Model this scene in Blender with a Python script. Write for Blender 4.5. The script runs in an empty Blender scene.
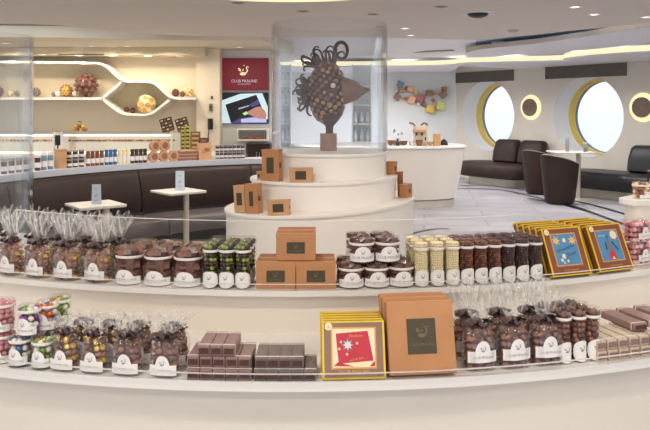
import bpy, bmesh, math, random
from mathutils import Vector, Matrix
R_ = math.radians
rnd = random.Random(7)
sc = bpy.context.scene
COL = sc.collection
F = 705.0          # focal length in pixels of the 650x430 frame
EYE = 1.45         # eye height
HZ = 110.0         # row of the horizon

def at(px, py, Y):
    return Vector(((px - 325) * Y / F, Y, EYE - (py - HZ) * Y / F))
def X_of(px, Y): return (px - 325) * Y / F

# ------------------------------------------------------------------ materials
MATS = {}
def nt(name):
    m = bpy.data.materials.new(name); m.use_nodes = True
    n = m.node_tree; n.nodes.clear()
    out = n.nodes.new('ShaderNodeOutputMaterial')
    MATS[name] = m
    return m, n, out
def srgb(r, g, b):
    f = lambda c: (c / 255 / 12.92) if c / 255 <= .04045 else ((c / 255 + .055) / 1.055) ** 2.4
    return (f(r), f(g), f(b), 1)
def mat(name, rgb, rough=.5, var=.08, scale=20, metal=0, bump=0, bscale=60, coat=0, spec=.5, emit=None, estr=0, stretch=None):
    m, n, out = nt(name)
    p = n.nodes.new('ShaderNodeBsdfPrincipled')
    n.links.new(p.outputs[0], out.inputs[0])
    c = srgb(*rgb)
    tc = n.nodes.new('ShaderNodeTexCoord')
    src = tc.outputs['Object']
    if stretch:
        mp = n.nodes.new('ShaderNodeMapping'); mp.inputs['Scale'].default_value = stretch
        n.links.new(src, mp.inputs[0]); src = mp.outputs[0]
    if var:
        no = n.nodes.new('ShaderNodeTexNoise'); no.inputs['Scale'].default_value = scale; no.inputs['Detail'].default_value = 3
        n.links.new(src, no.inputs['Vector'])
        cr = n.nodes.new('ShaderNodeValToRGB')
        cr.color_ramp.elements[0].position = .3; cr.color_ramp.elements[1].position = .7
        cr.color_ramp.elements[0].color = tuple(max(0, v * (1 - var)) for v in c[:3]) + (1,)
        cr.color_ramp.elements[1].color = tuple(min(1, v * (1 + var)) for v in c[:3]) + (1,)
        n.links.new(no.outputs[0], cr.inputs[0]); n.links.new(cr.outputs[0], p.inputs['Base Color'])
    else:
        p.inputs['Base Color'].default_value = c
    p.inputs['Roughness'].default_value = rough
    p.inputs['Metallic'].default_value = metal
    p.inputs['Coat Weight'].default_value = coat
    p.inputs['Specular IOR Level'].default_value = spec
    if bump:
        nb = n.nodes.new('ShaderNodeTexNoise'); nb.inputs['Scale'].default_value = bscale
        n.links.new(src, nb.inputs['Vector'])
        b = n.nodes.new('ShaderNodeBump'); b.inputs['Strength'].default_value = bump; b.inputs['Distance'].default_value = .01
        n.links.new(nb.outputs[0], b.inputs['Height']); n.links.new(b.outputs[0], p.inputs['Normal'])
    if estr:
        p.inputs['Emission Color'].default_value = srgb(*(emit or rgb)); p.inputs['Emission Strength'].default_value = estr
    return m
def clear(name, tint=(250, 252, 252), base=.03, edge=.55, rough=.04, milky=0., bump=0, bscale=40, power=4, glint_streaks=None, bmap=(1, 1, 1)):
    """thin clear sheet: lets light through, reflects more at grazing angles, slightly milky if asked"""
    m, n, out = nt(name)
    t = n.nodes.new('ShaderNodeBsdfTransparent'); t.inputs[0].default_value = srgb(*tint)
    g = n.nodes.new('ShaderNodeBsdfGlossy'); g.inputs['Roughness'].default_value = rough
    lw = n.nodes.new('ShaderNodeLayerWeight'); lw.inputs[0].default_value = .5
    pw = n.nodes.new('ShaderNodeMath'); pw.operation = 'POWER'; pw.inputs[1].default_value = power
    n.links.new(lw.outputs['Facing'], pw.inputs[0])
    ma = n.nodes.new('ShaderNodeMath'); ma.operation = 'MULTIPLY_ADD'
    ma.inputs[1].default_value = edge; ma.inputs[2].default_value = base
    n.links.new(pw.outputs[0], ma.inputs[0])
    mx = n.nodes.new('ShaderNodeMixShader')
    n.links.new(ma.outputs[0], mx.inputs[0]); n.links.new(t.outputs[0], mx.inputs[1]); n.links.new(g.outputs[0], mx.inputs[2])
    last = mx
    if milky:
        d1 = n.nodes.new('ShaderNodeBsdfDiffuse'); d1.inputs[0].default_value = srgb(246, 244, 240)
        d2 = n.nodes.new('ShaderNodeBsdfTranslucent'); d2.inputs[0].default_value = srgb(246, 244, 240)
        d = n.nodes.new('ShaderNodeMixShader'); n.links.new(d1.outputs[0], d.inputs[1]); n.links.new(d2.outputs[0], d.inputs[2])
        m2 = n.nodes.new('ShaderNodeMixShader'); m2.inputs[0].default_value = milky
        if glint_streaks:  # white streaks paint the glints of crinkled film into its colour
            tc2 = n.nodes.new('ShaderNodeTexCoord'); mp2 = n.nodes.new('ShaderNodeMapping'); mp2.inputs['Scale'].default_value = glint_streaks
            n.links.new(tc2.outputs['Object'], mp2.inputs[0])
            n2 = n.nodes.new('ShaderNodeTexNoise'); n2.inputs['Scale'].default_value = 1; n2.inputs['Detail'].default_value = 3; n.links.new(mp2.outputs[0], n2.inputs['Vector'])
            r2 = n.nodes.new('ShaderNodeMapRange'); r2.inputs[1].default_value = .48; r2.inputs[2].default_value = .72; r2.inputs[3].default_value = milky * .35; r2.inputs[4].default_value = min(1, milky * 4)
            n.links.new(n2.outputs[0], r2.inputs[0]); n.links.new(r2.outputs[0], m2.inputs[0])
        n.links.new(mx.outputs[0], m2.inputs[1]); n.links.new(d.outputs[0], m2.inputs[2]); last = m2
    if bump:
        tc = n.nodes.new('ShaderNodeTexCoord')
        nb = n.nodes.new('ShaderNodeTexNoise'); nb.inputs['Scale'].default_value = bscale
        mb_ = n.nodes.new('ShaderNodeMapping'); mb_.inputs['Scale'].default_value = bmap; n.links.new(tc.outputs['Object'], mb_.inputs[0]); n.links.new(mb_.outputs[0], nb.inputs['Vector'])
        b = n.nodes.new('ShaderNodeBump'); b.inputs['Strength'].default_value = bump; b.inputs['Distance'].default_value = .02
        n.links.new(nb.outputs[0], b.inputs['Height']); n.links.new(b.outputs[0], g.inputs['Normal']); n.links.new(b.outputs[0], lw.inputs['Normal'])
    n.links.new(last.outputs[0], out.inputs[0])
    return m
def glow(name, rgb, s):
    m, n, out = nt(name)
    e = n.nodes.new('ShaderNodeEmission'); e.inputs[0].default_value = srgb(*rgb); e.inputs[1].default_value = s
    n.links.new(e.outputs[0], out.inputs[0]); return m

M = MATS
mat('white_counter', (232, 223, 211), .35, .015, 3)
mat('pedestal_white', (246, 241, 234), .4, .012, 3)
mat('white_lacquer', (236, 232, 226), .3, .015, 3)
mat('ledge_white', (205, 208, 216), .35, .03, 4)
mat('ceiling_paint', (226, 216, 206), .8, .02, 1.5)
mat('ceiling_white', (236, 236, 240), .7, .015, 1.5)
mat('ceiling_blue', (186, 202, 224), .8, .02, 2)
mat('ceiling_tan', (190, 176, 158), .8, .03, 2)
mat('soffit_cream', (222, 212, 192), .7, .02, 2)
mat('wall_cream', (226, 214, 192), .7, .03, 2)
mat('wall_grey', (216, 208, 196), .7, .03, 2)
mat('wall_pale', (226, 228, 228), .22, .03, 1.5)
mat('niche_beige', (214, 200, 172), .8, .03, 2)
mat('vent_grey', (112, 106, 98), .6, .06, 8)
mat('dark_metal', (48, 46, 46), .4, .1, 10, metal=.6)
mat('steel', (176, 174, 170), .3, .05, 10, metal=.9)
mat('beige_metal', (200, 192, 176), .4, .05, 6, metal=.3)
mat('leather_brown', (52, 37, 32), .5, .16, 6, spec=.28, bump=.15, bscale=120)
mat('leather_black', (30, 27, 30), .4, .15, 8, bump=.12, bscale=120)
mat('seat_grey', (96, 88, 86), .42, .12, 6, bump=.15, bscale=120)
mat('table_white', (226, 220, 210), .35, .03, 6)
mat('card_blue', (206, 216, 230), .5, .03, 20)
mat('ink', (70, 62, 66), .5, .1, 40)
mat('ink_grey', (150, 142, 142), .5, .1, 40)
mat('label_white', (238, 234, 230), .5, .02, 30)
mat('ring_white', (236, 226, 218), .4, .03, 30)
mat('choc_dark', (80, 48, 40), .35, .3, 90)
mat('choc', (114, 76, 62), .38, .28, 90)
mat('choc_milk', (156, 102, 78), .4, .22, 90)
mat('choc_rose', (150, 106, 96), .42, .22, 90)
mat('almond', (206, 160, 92), .45, .2, 80)
mat('gold_foil', (222, 178, 88), .28, .2, 60, metal=.55)
mat('cream_bead', (243, 228, 186), .4, .08, 120)
mat('caramel_bead', (128, 72, 46), .3, .25, 120)
mat('dark_bead', (74, 52, 48), .3, .25, 120)
mat('olive_green', (140, 156, 66), .35, .2, 90)
mat('olive_black', (54, 48, 44), .3, .25, 90)
mat('pink_candy', (206, 142, 146), .4, .18, 90)
mat('pink_pale', (232, 196, 194), .4, .12, 90)
mat('foil_blue', (62, 112, 164), .3, .2, 70, metal=.3)
mat('foil_green', (104, 156, 66), .3, .2, 70, metal=.3)
mat('foil_purple', (136, 62, 150), .3, .2, 70, metal=.3)
mat('foil_orange', (214, 112, 56), .3, .2, 70, metal=.3)
mat('craft', (187, 132, 86), .6, .06, 14, bump=.05, bscale=200)
mat('craft_edge', (150, 92, 50), .6, .08, 14)
mat('craft_pale', (206, 158, 116), .6, .06, 14)
mat('plate_dark', (72, 62, 42), .5, .1, 30)
mat('plate_mark', (116, 98, 68), .5, .08, 40)
mat('frame_brown', (136, 74, 46), .5, .08, 30)
mat('frame_mauve', (142, 110, 94), .5, .08, 30)
mat('yellow', (232, 194, 44), .45, .06, 30)
mat('gold_line', (222, 160, 74), .4, .06, 30, metal=.2)
mat('picture_blue', (78, 140, 184), .4, .08, 20)
mat('picture_red', (196, 48, 66), .4, .08, 25)
mat('picture_cream', (244, 222, 184), .4, .04, 25)
mat('picture_grey', (118, 116, 130), .5, .06, 25)
mat('picture_crimson', (214, 50, 52), .4, .06, 25)
mat('sticker', (246, 226, 190), .5, .04, 25)
mat('ribbon', (74, 52, 52), .35, .25, 50)
mat('bar_rose', (138, 110, 104), .4, .12, 60)
mat('bar_grey', (108, 96, 92), .4, .12, 60)
mat('bar_pale', (196, 178, 158), .4, .18, 60)
mat('band_white', (228, 218, 210), .4, .04, 60)
mat('sculpt_choc', (88, 60, 50), .35, .25, 24)
mat('sculpt_face', (134, 98, 86), .32, .15, 16)
mat('sculpt_bronze', (186, 142, 108), .28, .3, 30, metal=.3)
mat('sculpt_stand', (164, 124, 106), .5, .15, 20)
mat('cream_ball', (244, 228, 178), .5, .06, 20)
mat('pebble_white', (232, 224, 212), .5, .08, 20)
mat('gold_ring', (246, 218, 124), .5, .05, 6)
mat('reveal', (246, 248, 251), .5, .02, 3)
mat('rim_blue', (130, 156, 184), .3, .05, 6)
mat('lamp_brown', (120, 98, 84), .5, .08, 8)
mat('black_plastic', (30, 28, 28), .4, .2, 30)
mat('screen_maroon', (104, 26, 38), .5, .04, 10, emit=(112, 26, 38), estr=.45)
mat('screen_black', (16, 18, 24), .4, .1, 10, emit=(20, 22, 30), estr=.3)
mat('screen_ice', (190, 214, 230), .5, .03, 10, emit=(190, 214, 230), estr=.55)
mat('screen_violet', (70, 70, 130), .5, .1, 10, emit=(70, 70, 140), estr=.4)
mat('screen_lilac', (170, 176, 220), .5, .1, 10, emit=(170, 176, 220), estr=.5)
mat('screen_skin', (176, 124, 112), .5, .12, 30, emit=(176, 124, 112), estr=.45)
mat('screen_gold', (236, 214, 178), .5, .05, 10, emit=(236, 214, 178), estr=.6)
mat('screen_text', (190, 176, 206), .5, .03, 10, emit=(190, 176, 206), estr=.6)
mat('screen_lime', (150, 220, 150), .5, .05, 10, emit=(150, 220, 150), estr=.6)
mat('purple_panel', (170, 142, 190), .4, .05, 4)
mat('pistachio', (196, 190, 90), .5, .1, 30)
mat('teal', (120, 140, 160), .5, .1, 30)
mat('rose', (190, 110, 120), .5, .1, 30)
mat('peach', (232, 180, 140), .5, .1, 30)
mat('mustard', (230, 190, 90), .5, .1, 30)
mat('lime', (214, 214, 120), .5, .1, 30)
mat('taupe', (150, 122, 104), .5, .1, 30)
mat('bowl_brown', (132, 84, 54), .35, .1, 20)
mat('machine', (226, 212, 186), .3, .04, 20)
clear('jar_glass', tint=(254, 254, 254), base=.03, edge=.5)
clear('acrylic', tint=(254, 254, 254), base=.008, edge=.25)
clear('acrylic_edge', tint=(254, 254, 254), base=.1, edge=.3, milky=.85)
clear('tube_glass', tint=(252, 253, 254), base=.03, edge=.8, rough=.02, bump=.5, bscale=14, power=2.6, bmap=(1, 1, .04))
clear('pane', tint=(254, 254, 254), base=.015, edge=.25)
clear('film', tint=(254, 254, 254), base=.05, edge=.4, rough=.12, milky=.05, bump=.6, bscale=45, power=2.5)
clear('film_fan', tint=(254, 254, 254), base=.035, edge=.26, rough=.16, milky=.17, bump=.8, bscale=70, power=2.5, glint_streaks=(80, 80, 10))
glow('led_warm', (255, 240, 200), 1.1)
glow('led_white', (255, 244, 214), 3)
glow('lamp_face', (255, 244, 226), 4)
glow('lamp_ring', (255, 232, 180), 1.25)
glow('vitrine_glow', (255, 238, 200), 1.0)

# floor: pale grey-lilac planks
def floor_mat():
    m, n, out = nt('floor_planks')
    p = n.nodes.new('ShaderNodeBsdfPrincipled'); n.links.new(p.outputs[0], out.inputs[0])
    tc = n.nodes.new('ShaderNodeTexCoord')
    mp = n.nodes.new('ShaderNodeMapping'); mp.inputs['Rotation'].default_value = (0, 0, R_(8))
    n.links.new(tc.outputs['Object'], mp.inputs[0])
    br = n.nodes.new('ShaderNodeTexBrick')
    br.inputs['Color1'].default_value = srgb(172, 168, 172); br.inputs['Color2'].default_value = srgb(154, 151, 158)
    br.inputs['Mortar'].default_value = srgb(136, 132, 138); br.inputs['Scale'].default_value = 1
    br.inputs['Brick Width'].default_value = 1.6; br.inputs['Row Height'].default_value = .45; br.inputs['Mortar Size'].default_value = .012
    n.links.new(mp.outputs[0], br.inputs['Vector'])
    no = n.nodes.new('ShaderNodeTexNoise'); no.inputs['Scale'].default_value = 3; no.inputs['Detail'].default_value = 5
    n.links.new(mp.outputs[0], no.inputs['Vector'])
    mx = n.nodes.new('ShaderNodeMix'); mx.data_type = 'RGBA'; mx.blend_type = 'OVERLAY'; mx.inputs['Factor'].default_value = .25
    n.links.new(br.outputs[0], mx.inputs['A']); n.links.new(no.outputs[0], mx.inputs['B'])
    n.links.new(mx.outputs['Result'], p.inputs['Base Color'])
    p.inputs['Roughness'].default_value = .38
floor_mat()

# ------------------------------------------------------------------ mesh builder
class MB:
    def __init__(s): s.v = []; s.f = []; s.mi = []; s.xf = None
    def add(s, verts, faces, m=0):
        b = len(s.v)
        for p in verts:
            p = Vector(p)
            s.v.append(s.xf @ p if s.xf else p)
        for f in faces: s.f.append([b + i for i in f]); s.mi.append(m)
        return s
    def box(s, c, d, m=0, rot=None, bev=0):
        x, y, z = d[0] / 2, d[1] / 2, d[2] / 2
        if bev <= 0:
            vs = [Vector((sx * x, sy * y, sz * z)) for sz in (-1, 1) for sx, sy in ((-1, -1), (1, -1), (1, 1), (-1, 1))]
            fs = [(3, 2, 1, 0), (4, 5, 6, 7), (0, 1, 5, 4), (1, 2, 6, 5), (2, 3, 7, 6), (3, 0, 4, 7)]
        else:
            bm = bmesh.new(); bmesh.ops.create_cube(bm, size=1)
            for v in bm.verts: v.co = Vector((v.co.x * d[0], v.co.y * d[1], v.co.z * d[2]))
            bmesh.ops.bevel(bm, geom=bm.edges[:], offset=bev, segments=3, profile=.5, affect='EDGES')
            bm.verts.index_update(); vs = [v.co.copy() for v in bm.verts]; fs = [[v.index for v in f.verts] for f in bm.faces]; bm.free()
        c = Vector(c)
        if rot is not None: vs = [rot @ v for v in vs]
        return s.add([v + c for v in vs], fs, m)
    def lathe(s, prof, n=24, c=(0, 0, 0), m=0, cap0=False, cap1=False, sx=1, sy=1, tilt=None):
        c = Vector(c); vs = []; fs = []
        for r, z in prof:
            for k in range(n):
                a = 2 * math.pi * k / n
                p = Vector((r * math.cos(a) * sx, r * math.sin(a) * sy, z))
                if tilt is not None: p = tilt @ p
                vs.append(c + p)
        L = len(prof)
        for i in range(L - 1):
            for k in range(n):
                k2 = (k + 1) % n
                fs.append((i * n + k, i * n + k2, (i + 1) * n + k2, (i + 1) * n + k))
        if cap0: fs.append(tuple(range(n - 1, -1, -1)))
        if cap1: fs.append(tuple((L - 1) * n + k for k in range(n)))
        return s.add(vs, fs, m)
    def ball(s, c, r, m=0, sub=1, sc=(1, 1, 1), rot=None):
        key = sub
        if key not in MB.ico:
            bm = bmesh.new(); bmesh.ops.create_icosphere(bm, subdivisions=sub, radius=1)
            bm.verts.index_update()
            MB.ico[key] = ([v.co.copy() for v in bm.verts], [[v.index for v in f.verts] for f in bm.faces]); bm.free()
        vs, fs = MB.ico[key]; c = Vector(c); out = []
        for v in vs:
            p = Vector((v.x * r * sc[0], v.y * r * sc[1], v.z * r * sc[2]))
            if rot is not None: p = rot @ p
            out.append(c + p)
        return s.add(out, fs, m)
    ico = {}
    def tube(s, pts, rad, n=8, m=0, cap=True):
        pts = [Vector(p) for p in pts]; vs = []; fs = []; up = None
        for i, p in enumerate(pts):
            d = (pts[min(i + 1, len(pts) - 1)] - pts[max(i - 1, 0)]).normalized()
            if up is None:
                up = Vector((0, 0, 1)) if abs(d.z) < .9 else Vector((1, 0, 0))
            a = d.cross(up).normalized(); up = a.cross(d).normalized()
            r = rad[i] if isinstance(rad, (list, tuple)) else rad
            for k in range(n):
                t = 2 * math.pi * k / n
                vs.append(p + a * (r * math.cos(t)) + up * (r * math.sin(t)))
        for i in range(len(pts) - 1):
            for k in range(n):
                k2 = (k + 1) % n
                fs.append((i * n + k, i * n + k2, (i + 1) * n + k2, (i + 1) * n + k))
        if cap: fs.append(tuple(range(n - 1, -1, -1))); fs.append(tuple((len(pts) - 1) * n + k for k in range(n)))
        return s.add(vs, fs, m)
    def prism(s, poly, z0, z1, m=0):
        n = len(poly)
        vs = [(x, y, z0) for x, y in poly] + [(x, y, z1) for x, y in poly]
        fs = [tuple(range(n - 1, -1, -1)), tuple(range(n, 2 * n))] + [(i, (i + 1) % n, n + (i + 1) % n, n + i) for i in range(n)]
        return s.add(vs, fs, m)
    def slab_y(s, poly, y0, y1, m=0):
        """polygon in x,z pushed from y0 (front) to y1"""
        n = len(poly)
        vs = [(x, y0, z) for x, z in poly] + [(x, y1, z) for x, z in poly]
        fs = [tuple(range(n)), tuple(range(2 * n - 1, n - 1, -1))] + [(i, n + i, n + (i + 1) % n, (i + 1) % n) for i in range(n)]
        return s.add(vs, fs, m)
    def grid(s, fn, nu, nv, m=0, wrap=False):
        vs = [fn(i / nu, j / nv) for j in range(nv + 1) for i in range(nu + (0 if wrap else 1))]
        w = nu if wrap else nu + 1; fs = []
        for j in range(nv):
            for i in range(nu):
                i2 = (i + 1) % w
                fs.append((j * w + i, j * w + i2, (j + 1) * w + i2, (j + 1) * w + i))
        return s.add(vs, fs, m)
    def arc(s, C, r0, r1, z0, z1, a0, a1, n, m=0, flip=1):
        """curved bar: angle measured from -y (flip=1) or +y (flip=-1)"""
        vs = []; fs = []
        for i in range(n + 1):
            a = a0 + (a1 - a0) * i / n
            dx, dy = math.sin(a), -math.cos(a) * flip
            for r, z in ((r0, z0), (r1, z0), (r1, z1), (r0, z1)):
                vs.append((C[0] + r * dx, C[1] + r * dy, z))
        for i in range(n):
            for k in range(4):
                k2 = (k + 1) % 4
                fs.append((i * 4 + k, i * 4 + k2, (i + 1) * 4 + k2, (i + 1) * 4 + k))
        fs.append((3, 2, 1, 0)); fs.append(tuple(n * 4 + k for k in range(4)))
        return s.add(vs, fs, m)
    def build(s, name, mats, parent=None, smooth=35, loc=None, rot=None):
        me = bpy.data.meshes.new(name)
        me.from_pydata([tuple(v) for v in s.v], [], s.f)
        if isinstance(mats, str): mats = [mats]
        for mm in mats: me.materials.append(M[mm])
        me.polygons.foreach_set('material_index', s.mi)
        bm = bmesh.new(); bm.from_mesh(me); bmesh.ops.recalc_face_normals(bm, faces=bm.faces[:]); bm.to_mesh(me); bm.free()
        if smooth:
            me.polygons.foreach_set('use_smooth', [True] * len(me.polygons))
            try: me.set_sharp_from_angle(angle=R_(smooth))
            except Exception: pass
        me.update()
        o = bpy.data.objects.new(name, me); COL.objects.link(o)
        if parent: o.parent = parent
        if loc is not None: o.location = loc
        if rot is not None: o.rotation_euler = rot
        return o

def tag(o, label=None, cat=None, group=None, kind=None):
    if label: o['label'] = label
    if cat: o['category'] = cat
    if group: o['group'] = group
    if kind: o['kind'] = kind
    return o
def empty(name, label=None, cat=None, group=None, loc=(0, 0, 0), rz=0):
    o = bpy.data.objects.new(name, None); COL.objects.link(o)
    o.empty_display_size = .05; o.location = loc; o.rotation_euler = (0, 0, rz)
    return tag(o, label, cat, group)
def struct(o): o['kind'] = 'structure'; return o
def copy_tree(o, parent=None):
    c = o.copy(); COL.objects.link(c); c.parent = parent
    for ch in list(o.children): copy_tree(ch, c)
    return c
class Proto:
    """first use places the original, later uses place copies of it and all its parts"""
    def __init__(s, root): s.root = root; s.used = False
    def put(s, loc, rz, label, group=None, rx=0, ry=0):
        o = copy_tree(s.root) if s.used else s.root
        s.used = True
        o.location = loc; o.rotation_euler = (rx, ry, rz)
        o['label'] = label
        if group: o['group'] = group
        return o
def text_data(txt, size, ext=0, align='CENTER'):
    cu = bpy.data.curves.new('lettering', 'FONT'); cu.body = txt; cu.size = size; cu.align_x = align; cu.extrude = ext
    cu.resolution_u = 2
    o = bpy.data.objects.new('lettering', cu); COL.objects.link(o)
    bpy.context.view_layer.update()
    me = bpy.data.meshes.new_from_object(o.evaluated_get(bpy.context.evaluated_depsgraph_get()))
    vs = [v.co.copy() for v in me.vertices]; fs = [list(p.vertices) for p in me.polygons]
    bpy.data.objects.remove(o); bpy.data.curves.remove(cu); bpy.data.meshes.remove(me)
    return vs, fs
TXT = {}
def text_into(mb, txt, size, cx, cz, y, m=0, bend=None, slant=0):
    """flat lettering in the x,z plane facing -y; bend = radius of the cylinder it is stuck to"""
    if txt not in TXT: TXT[txt] = text_data(txt, 1.0)
    vs, fs = TXT[txt]; out = []
    for v in vs:
        x, z = cx + v.x * size, cz + v.y * size + slant * v.x * size
        if bend: out.append((bend * math.sin(x / bend), -bend * math.cos(x / bend), z))
        else: out.append((x, y, z))
    mb.add(out, fs, m)
def _stroke(pts, w):
    L, Rr = [], []
    for i, p in enumerate(pts):
        a, b = Vector(pts[max(0, i - 1)]), Vector(pts[min(len(pts) - 1, i + 1)]); d = (b - a).normalized(); k = w * (1 - .5 * i / len(pts))
        L.append((p[0] - d.y * k, p[1] + d.x * k)); Rr.append((p[0] + d.y * k, p[1] - d.x * k))
    return [[L[i], L[i + 1], Rr[i + 1], Rr[i]] for i in range(len(pts) - 1)]
SWAN = [[(-.1 + .58 * math.cos(t * .5236), -.52 + .30 * math.sin(t * .5236)) for t in range(12)],
        [(-1.0, .55), (-.85, .05), (-.4, -.12), (-.42, .18), (-.7, .52)], [(-.2, -.05), (.02, .08), (.02, .42), (-.18, .22)],
        [(-.02, .98), (.1, .86), (.22, .98), (.1, 1.12)]] + _stroke([(.42, -.35), (.66, -.1), (.74, .15), (.62, .38), (.5, .55), (.58, .76), (.8, .78), (.92, .6)], .12)
def swan_into(mb, sx, cx, cz, y, m=0, bend=None):
    for poly in SWAN:
        pts = []
        for a, b in poly:
            x, z = cx + a * sx, cz + b * sx
            pts.append((bend * math.sin(x / bend), -bend * math.cos(x / bend), z) if bend else (x, y, z))
        mb.add(pts, [tuple(range(len(pts)))], m)
SHOP = 'CLUB PRALINE'

ORD = ['leftmost', 'second from left', 'third from left', 'fourth from left', 'fifth from left', 'sixth from left', 'seventh from left', 'eighth from left']
def ordn(i, n):
    if n == 1: return 'single'
    if n == 2: return ['left', 'right'][i]
    if n == 3: return ['left', 'middle', 'right'][i]
    if i == n - 1: return 'rightmost'
    if i == n - 2 and n > 4: return 'second from right'
    return ORD[i]

# ------------------------------------------------------------------ camera
cam = bpy.data.cameras.new('camera'); co = bpy.data.objects.new('camera', cam); COL.objects.link(co)
cam.sensor_width = 36; cam.lens = 36 * F / 650; cam.shift_y = -(215 - HZ) / 650
co.location = (0, 0, EYE); co.rotation_euler = (R_(90), 0, 0)
cam.clip_end = 200; sc.camera = co

# ------------------------------------------------------------------ world: bright hazy sea sky
w = bpy.data.worlds.new('sky'); sc.world = w; w.use_nodes = True
n = w.node_tree; n.nodes.clear()
out = n.nodes.new('ShaderNodeOutputWorld'); bg = n.nodes.new('ShaderNodeBackground'); n.links.new(bg.outputs[0], out.inputs[0])
tc = n.nodes.new('ShaderNodeTexCoord'); sp = n.nodes.new('ShaderNodeSeparateXYZ'); n.links.new(tc.outputs['Generated'], sp.inputs[0])
mr = n.nodes.new('ShaderNodeMapRange'); mr.inputs[1].default_value = -.1; mr.inputs[2].default_value = .1; n.links.new(sp.outputs['Z'], mr.inputs[0])
cr = n.nodes.new('ShaderNodeValToRGB'); n.links.new(mr.outputs[0], cr.inputs[0]); n.links.new(cr.outputs[0], bg.inputs[0])
e = cr.color_ramp.elements
e[0].position = .0; e[0].color = srgb(226, 234, 240); e[1].position = 1; e[1].color = srgb(248, 250, 253)
for pos, c in ((.475, (228, 238, 245)), (.49, (240, 246, 250))):
    k = e.new(pos); k.color = srgb(*c)
bg.inputs[1].default_value = 1.25

# ------------------------------------------------------------------ setting: floor, ceilings, walls
mb = MB(); mb.box((1, 8, -.05), (26, 22, .1)); struct(mb.build('floor', 'floor_planks', smooth=0))

def px_floor(px, py):
    Y = EYE * F / (py - HZ); return Vector((X_of(px, Y), Y, 0))
def px_z(px, py, z):
    Y = (z - EYE) * F / (HZ - py); return Vector((X_of(px, Y), Y, z))

def strip(pts, w, name, m, z=.001):
    mb = MB(); vs = []; N = len(pts)
    for i, p in enumerate(pts):
        d = (pts[min(i + 1, N - 1)] - pts[max(0, i - 1)]).normalized(); q = Vector((-d.y, d.x, 0)) * w / 2
        vs += [p + q, p - q]
    vs2 = [Vector((v.x, v.y, z + .002)) for v in vs]
    mb.add(vs2, [(2 * i, 2 * i + 1, 2 * i + 3, 2 * i + 2) for i in range(N - 1)])
    return mb.build(name, m, smooth=0)
def smoothpts(pts, k=6):
    out = []
    P = [pts[0]] + pts + [pts[-1]]
    for i in range(1, len(P) - 2):
        for j in range(k):
            t = j / k; a, b, c, d = P[i - 1], P[i], P[i + 1], P[i + 2]
            out.append(.5 * (2 * b + (c - a) * t + (2 * a - 5 * b + 4 * c - d) * t * t + (3 * b - a - 3 * c + d) * t ** 3))
    out.append(pts[-1]); return out
lines = [[(440, 185), (465, 185.8), (492, 186.2), (530, 191), (566, 199), (600, 207), (640, 219)],
         [(440, 189), (470, 188.8), (500, 190), (530, 196), (560, 204), (592, 213), (625, 225)],
         [(528, 198.5), (548, 202), (572, 206), (592, 213), (620, 223)],
         [(404, 236), (424, 231), (438, 229), (449, 229.5)]]
for i, L in enumerate(lines):
    struct(strip(smoothpts([px_floor(*p) for p in L]), .07 if i < 3 else .035, 'trim_%d' % (i + 1), 'dark_metal', z=.001 + .0015 * i))

ZC = 2.35
edge_px = [(-130, 24), (-60, 24), (0, 24), (30, 24.4), (60, 25.5), (100, 29), (140, 33), (180, 35.5), (220, 37), (280, 37.6), (345, 37.2), (400, 38), (440, 39), (476, 40), (530, 35), (585, 29.5), (650, 22.5), (720, 14)]
edge = [px_z(px, py, ZC) for px, py in edge_px]
# main ceiling with a round cove opening above the pedestal
def main_ceiling():
    C = Vector((-.28, 4.72)); Rc = 1.18; N = 96
    outer_poly = [Vector((p.x, p.y)) for p in edge] + [Vector((9, 4)), Vector((9, -2.5)), Vector((-8, -2.5)), Vector((-8, edge[0].y))]
    def hit(a):
        d = Vector((math.cos(a), math.sin(a))); best = None
        for i in range(len(outer_poly)):
            p, q = outer_poly[i], outer_poly[(i + 1) % len(outer_poly)]
            e = q - p; den = d.x * e.y - d.y * e.x
            if abs(den) < 1e-9: continue
            t = ((p.x - C.x) * e.y - (p.y - C.y) * e.x) / den
            u = ((p.x - C.x) * d.y - (p.y - C.y) * d.x) / den
            if t > 0 and -1e-6 <= u <= 1 + 1e-6 and (best is None or t < best): best = t
        return C + d * best
    angs = sorted(set([2 * math.pi * k / N for k in range(N)] + [math.atan2(v.y - C.y, v.x - C.x) % (2 * math.pi) for v in outer_poly]))
    vs = []; fs = []; n = len(angs)
    for a in angs:
        o = hit(a); i = C + Vector((math.cos(a), math.sin(a))) * Rc
        vs += [(i.x, i.y, ZC), (o.x, o.y, ZC), (o.x, o.y, ZC + .05), (i.x, i.y, ZC + .1)]
    for k in range(n):
        b, c = k * 4, ((k + 1) % n) * 4
        fs += [(b, b + 1, c + 1, c), (b + 1, b + 2, c + 2, c + 1), (b, c, c + 3, b + 3), (b + 2, b + 3, c + 3, c + 2)]
    mb = MB(); mb.add(vs, fs); struct(mb.build('ceiling', 'ceiling_paint', smooth=0))
    mb = MB(); mb.lathe([(0.01, 0), (Rc + .15, 0), (Rc + .15, .03)], 64, (C.x, C.y, ZC + .12)); struct(mb.build('ceiling_cove_top', 'ceiling_white', smooth=20))
    mb = MB(); mb.lathe([(Rc - .004, 0), (Rc - .004, .06), (Rc - .001, .06), (Rc - .001, 0)], 96, (C.x, C.y, ZC + .003))
    struct(mb.build('trim_5', 'led_warm', smooth=20))
main_ceiling()
# upper ceiling over the far room
mb = MB(); mb.box((1.5, 13, 2.48), (19, 9.6, .06)); struct(mb.build('ceiling_upper', 'ceiling_white', smooth=0))
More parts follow.
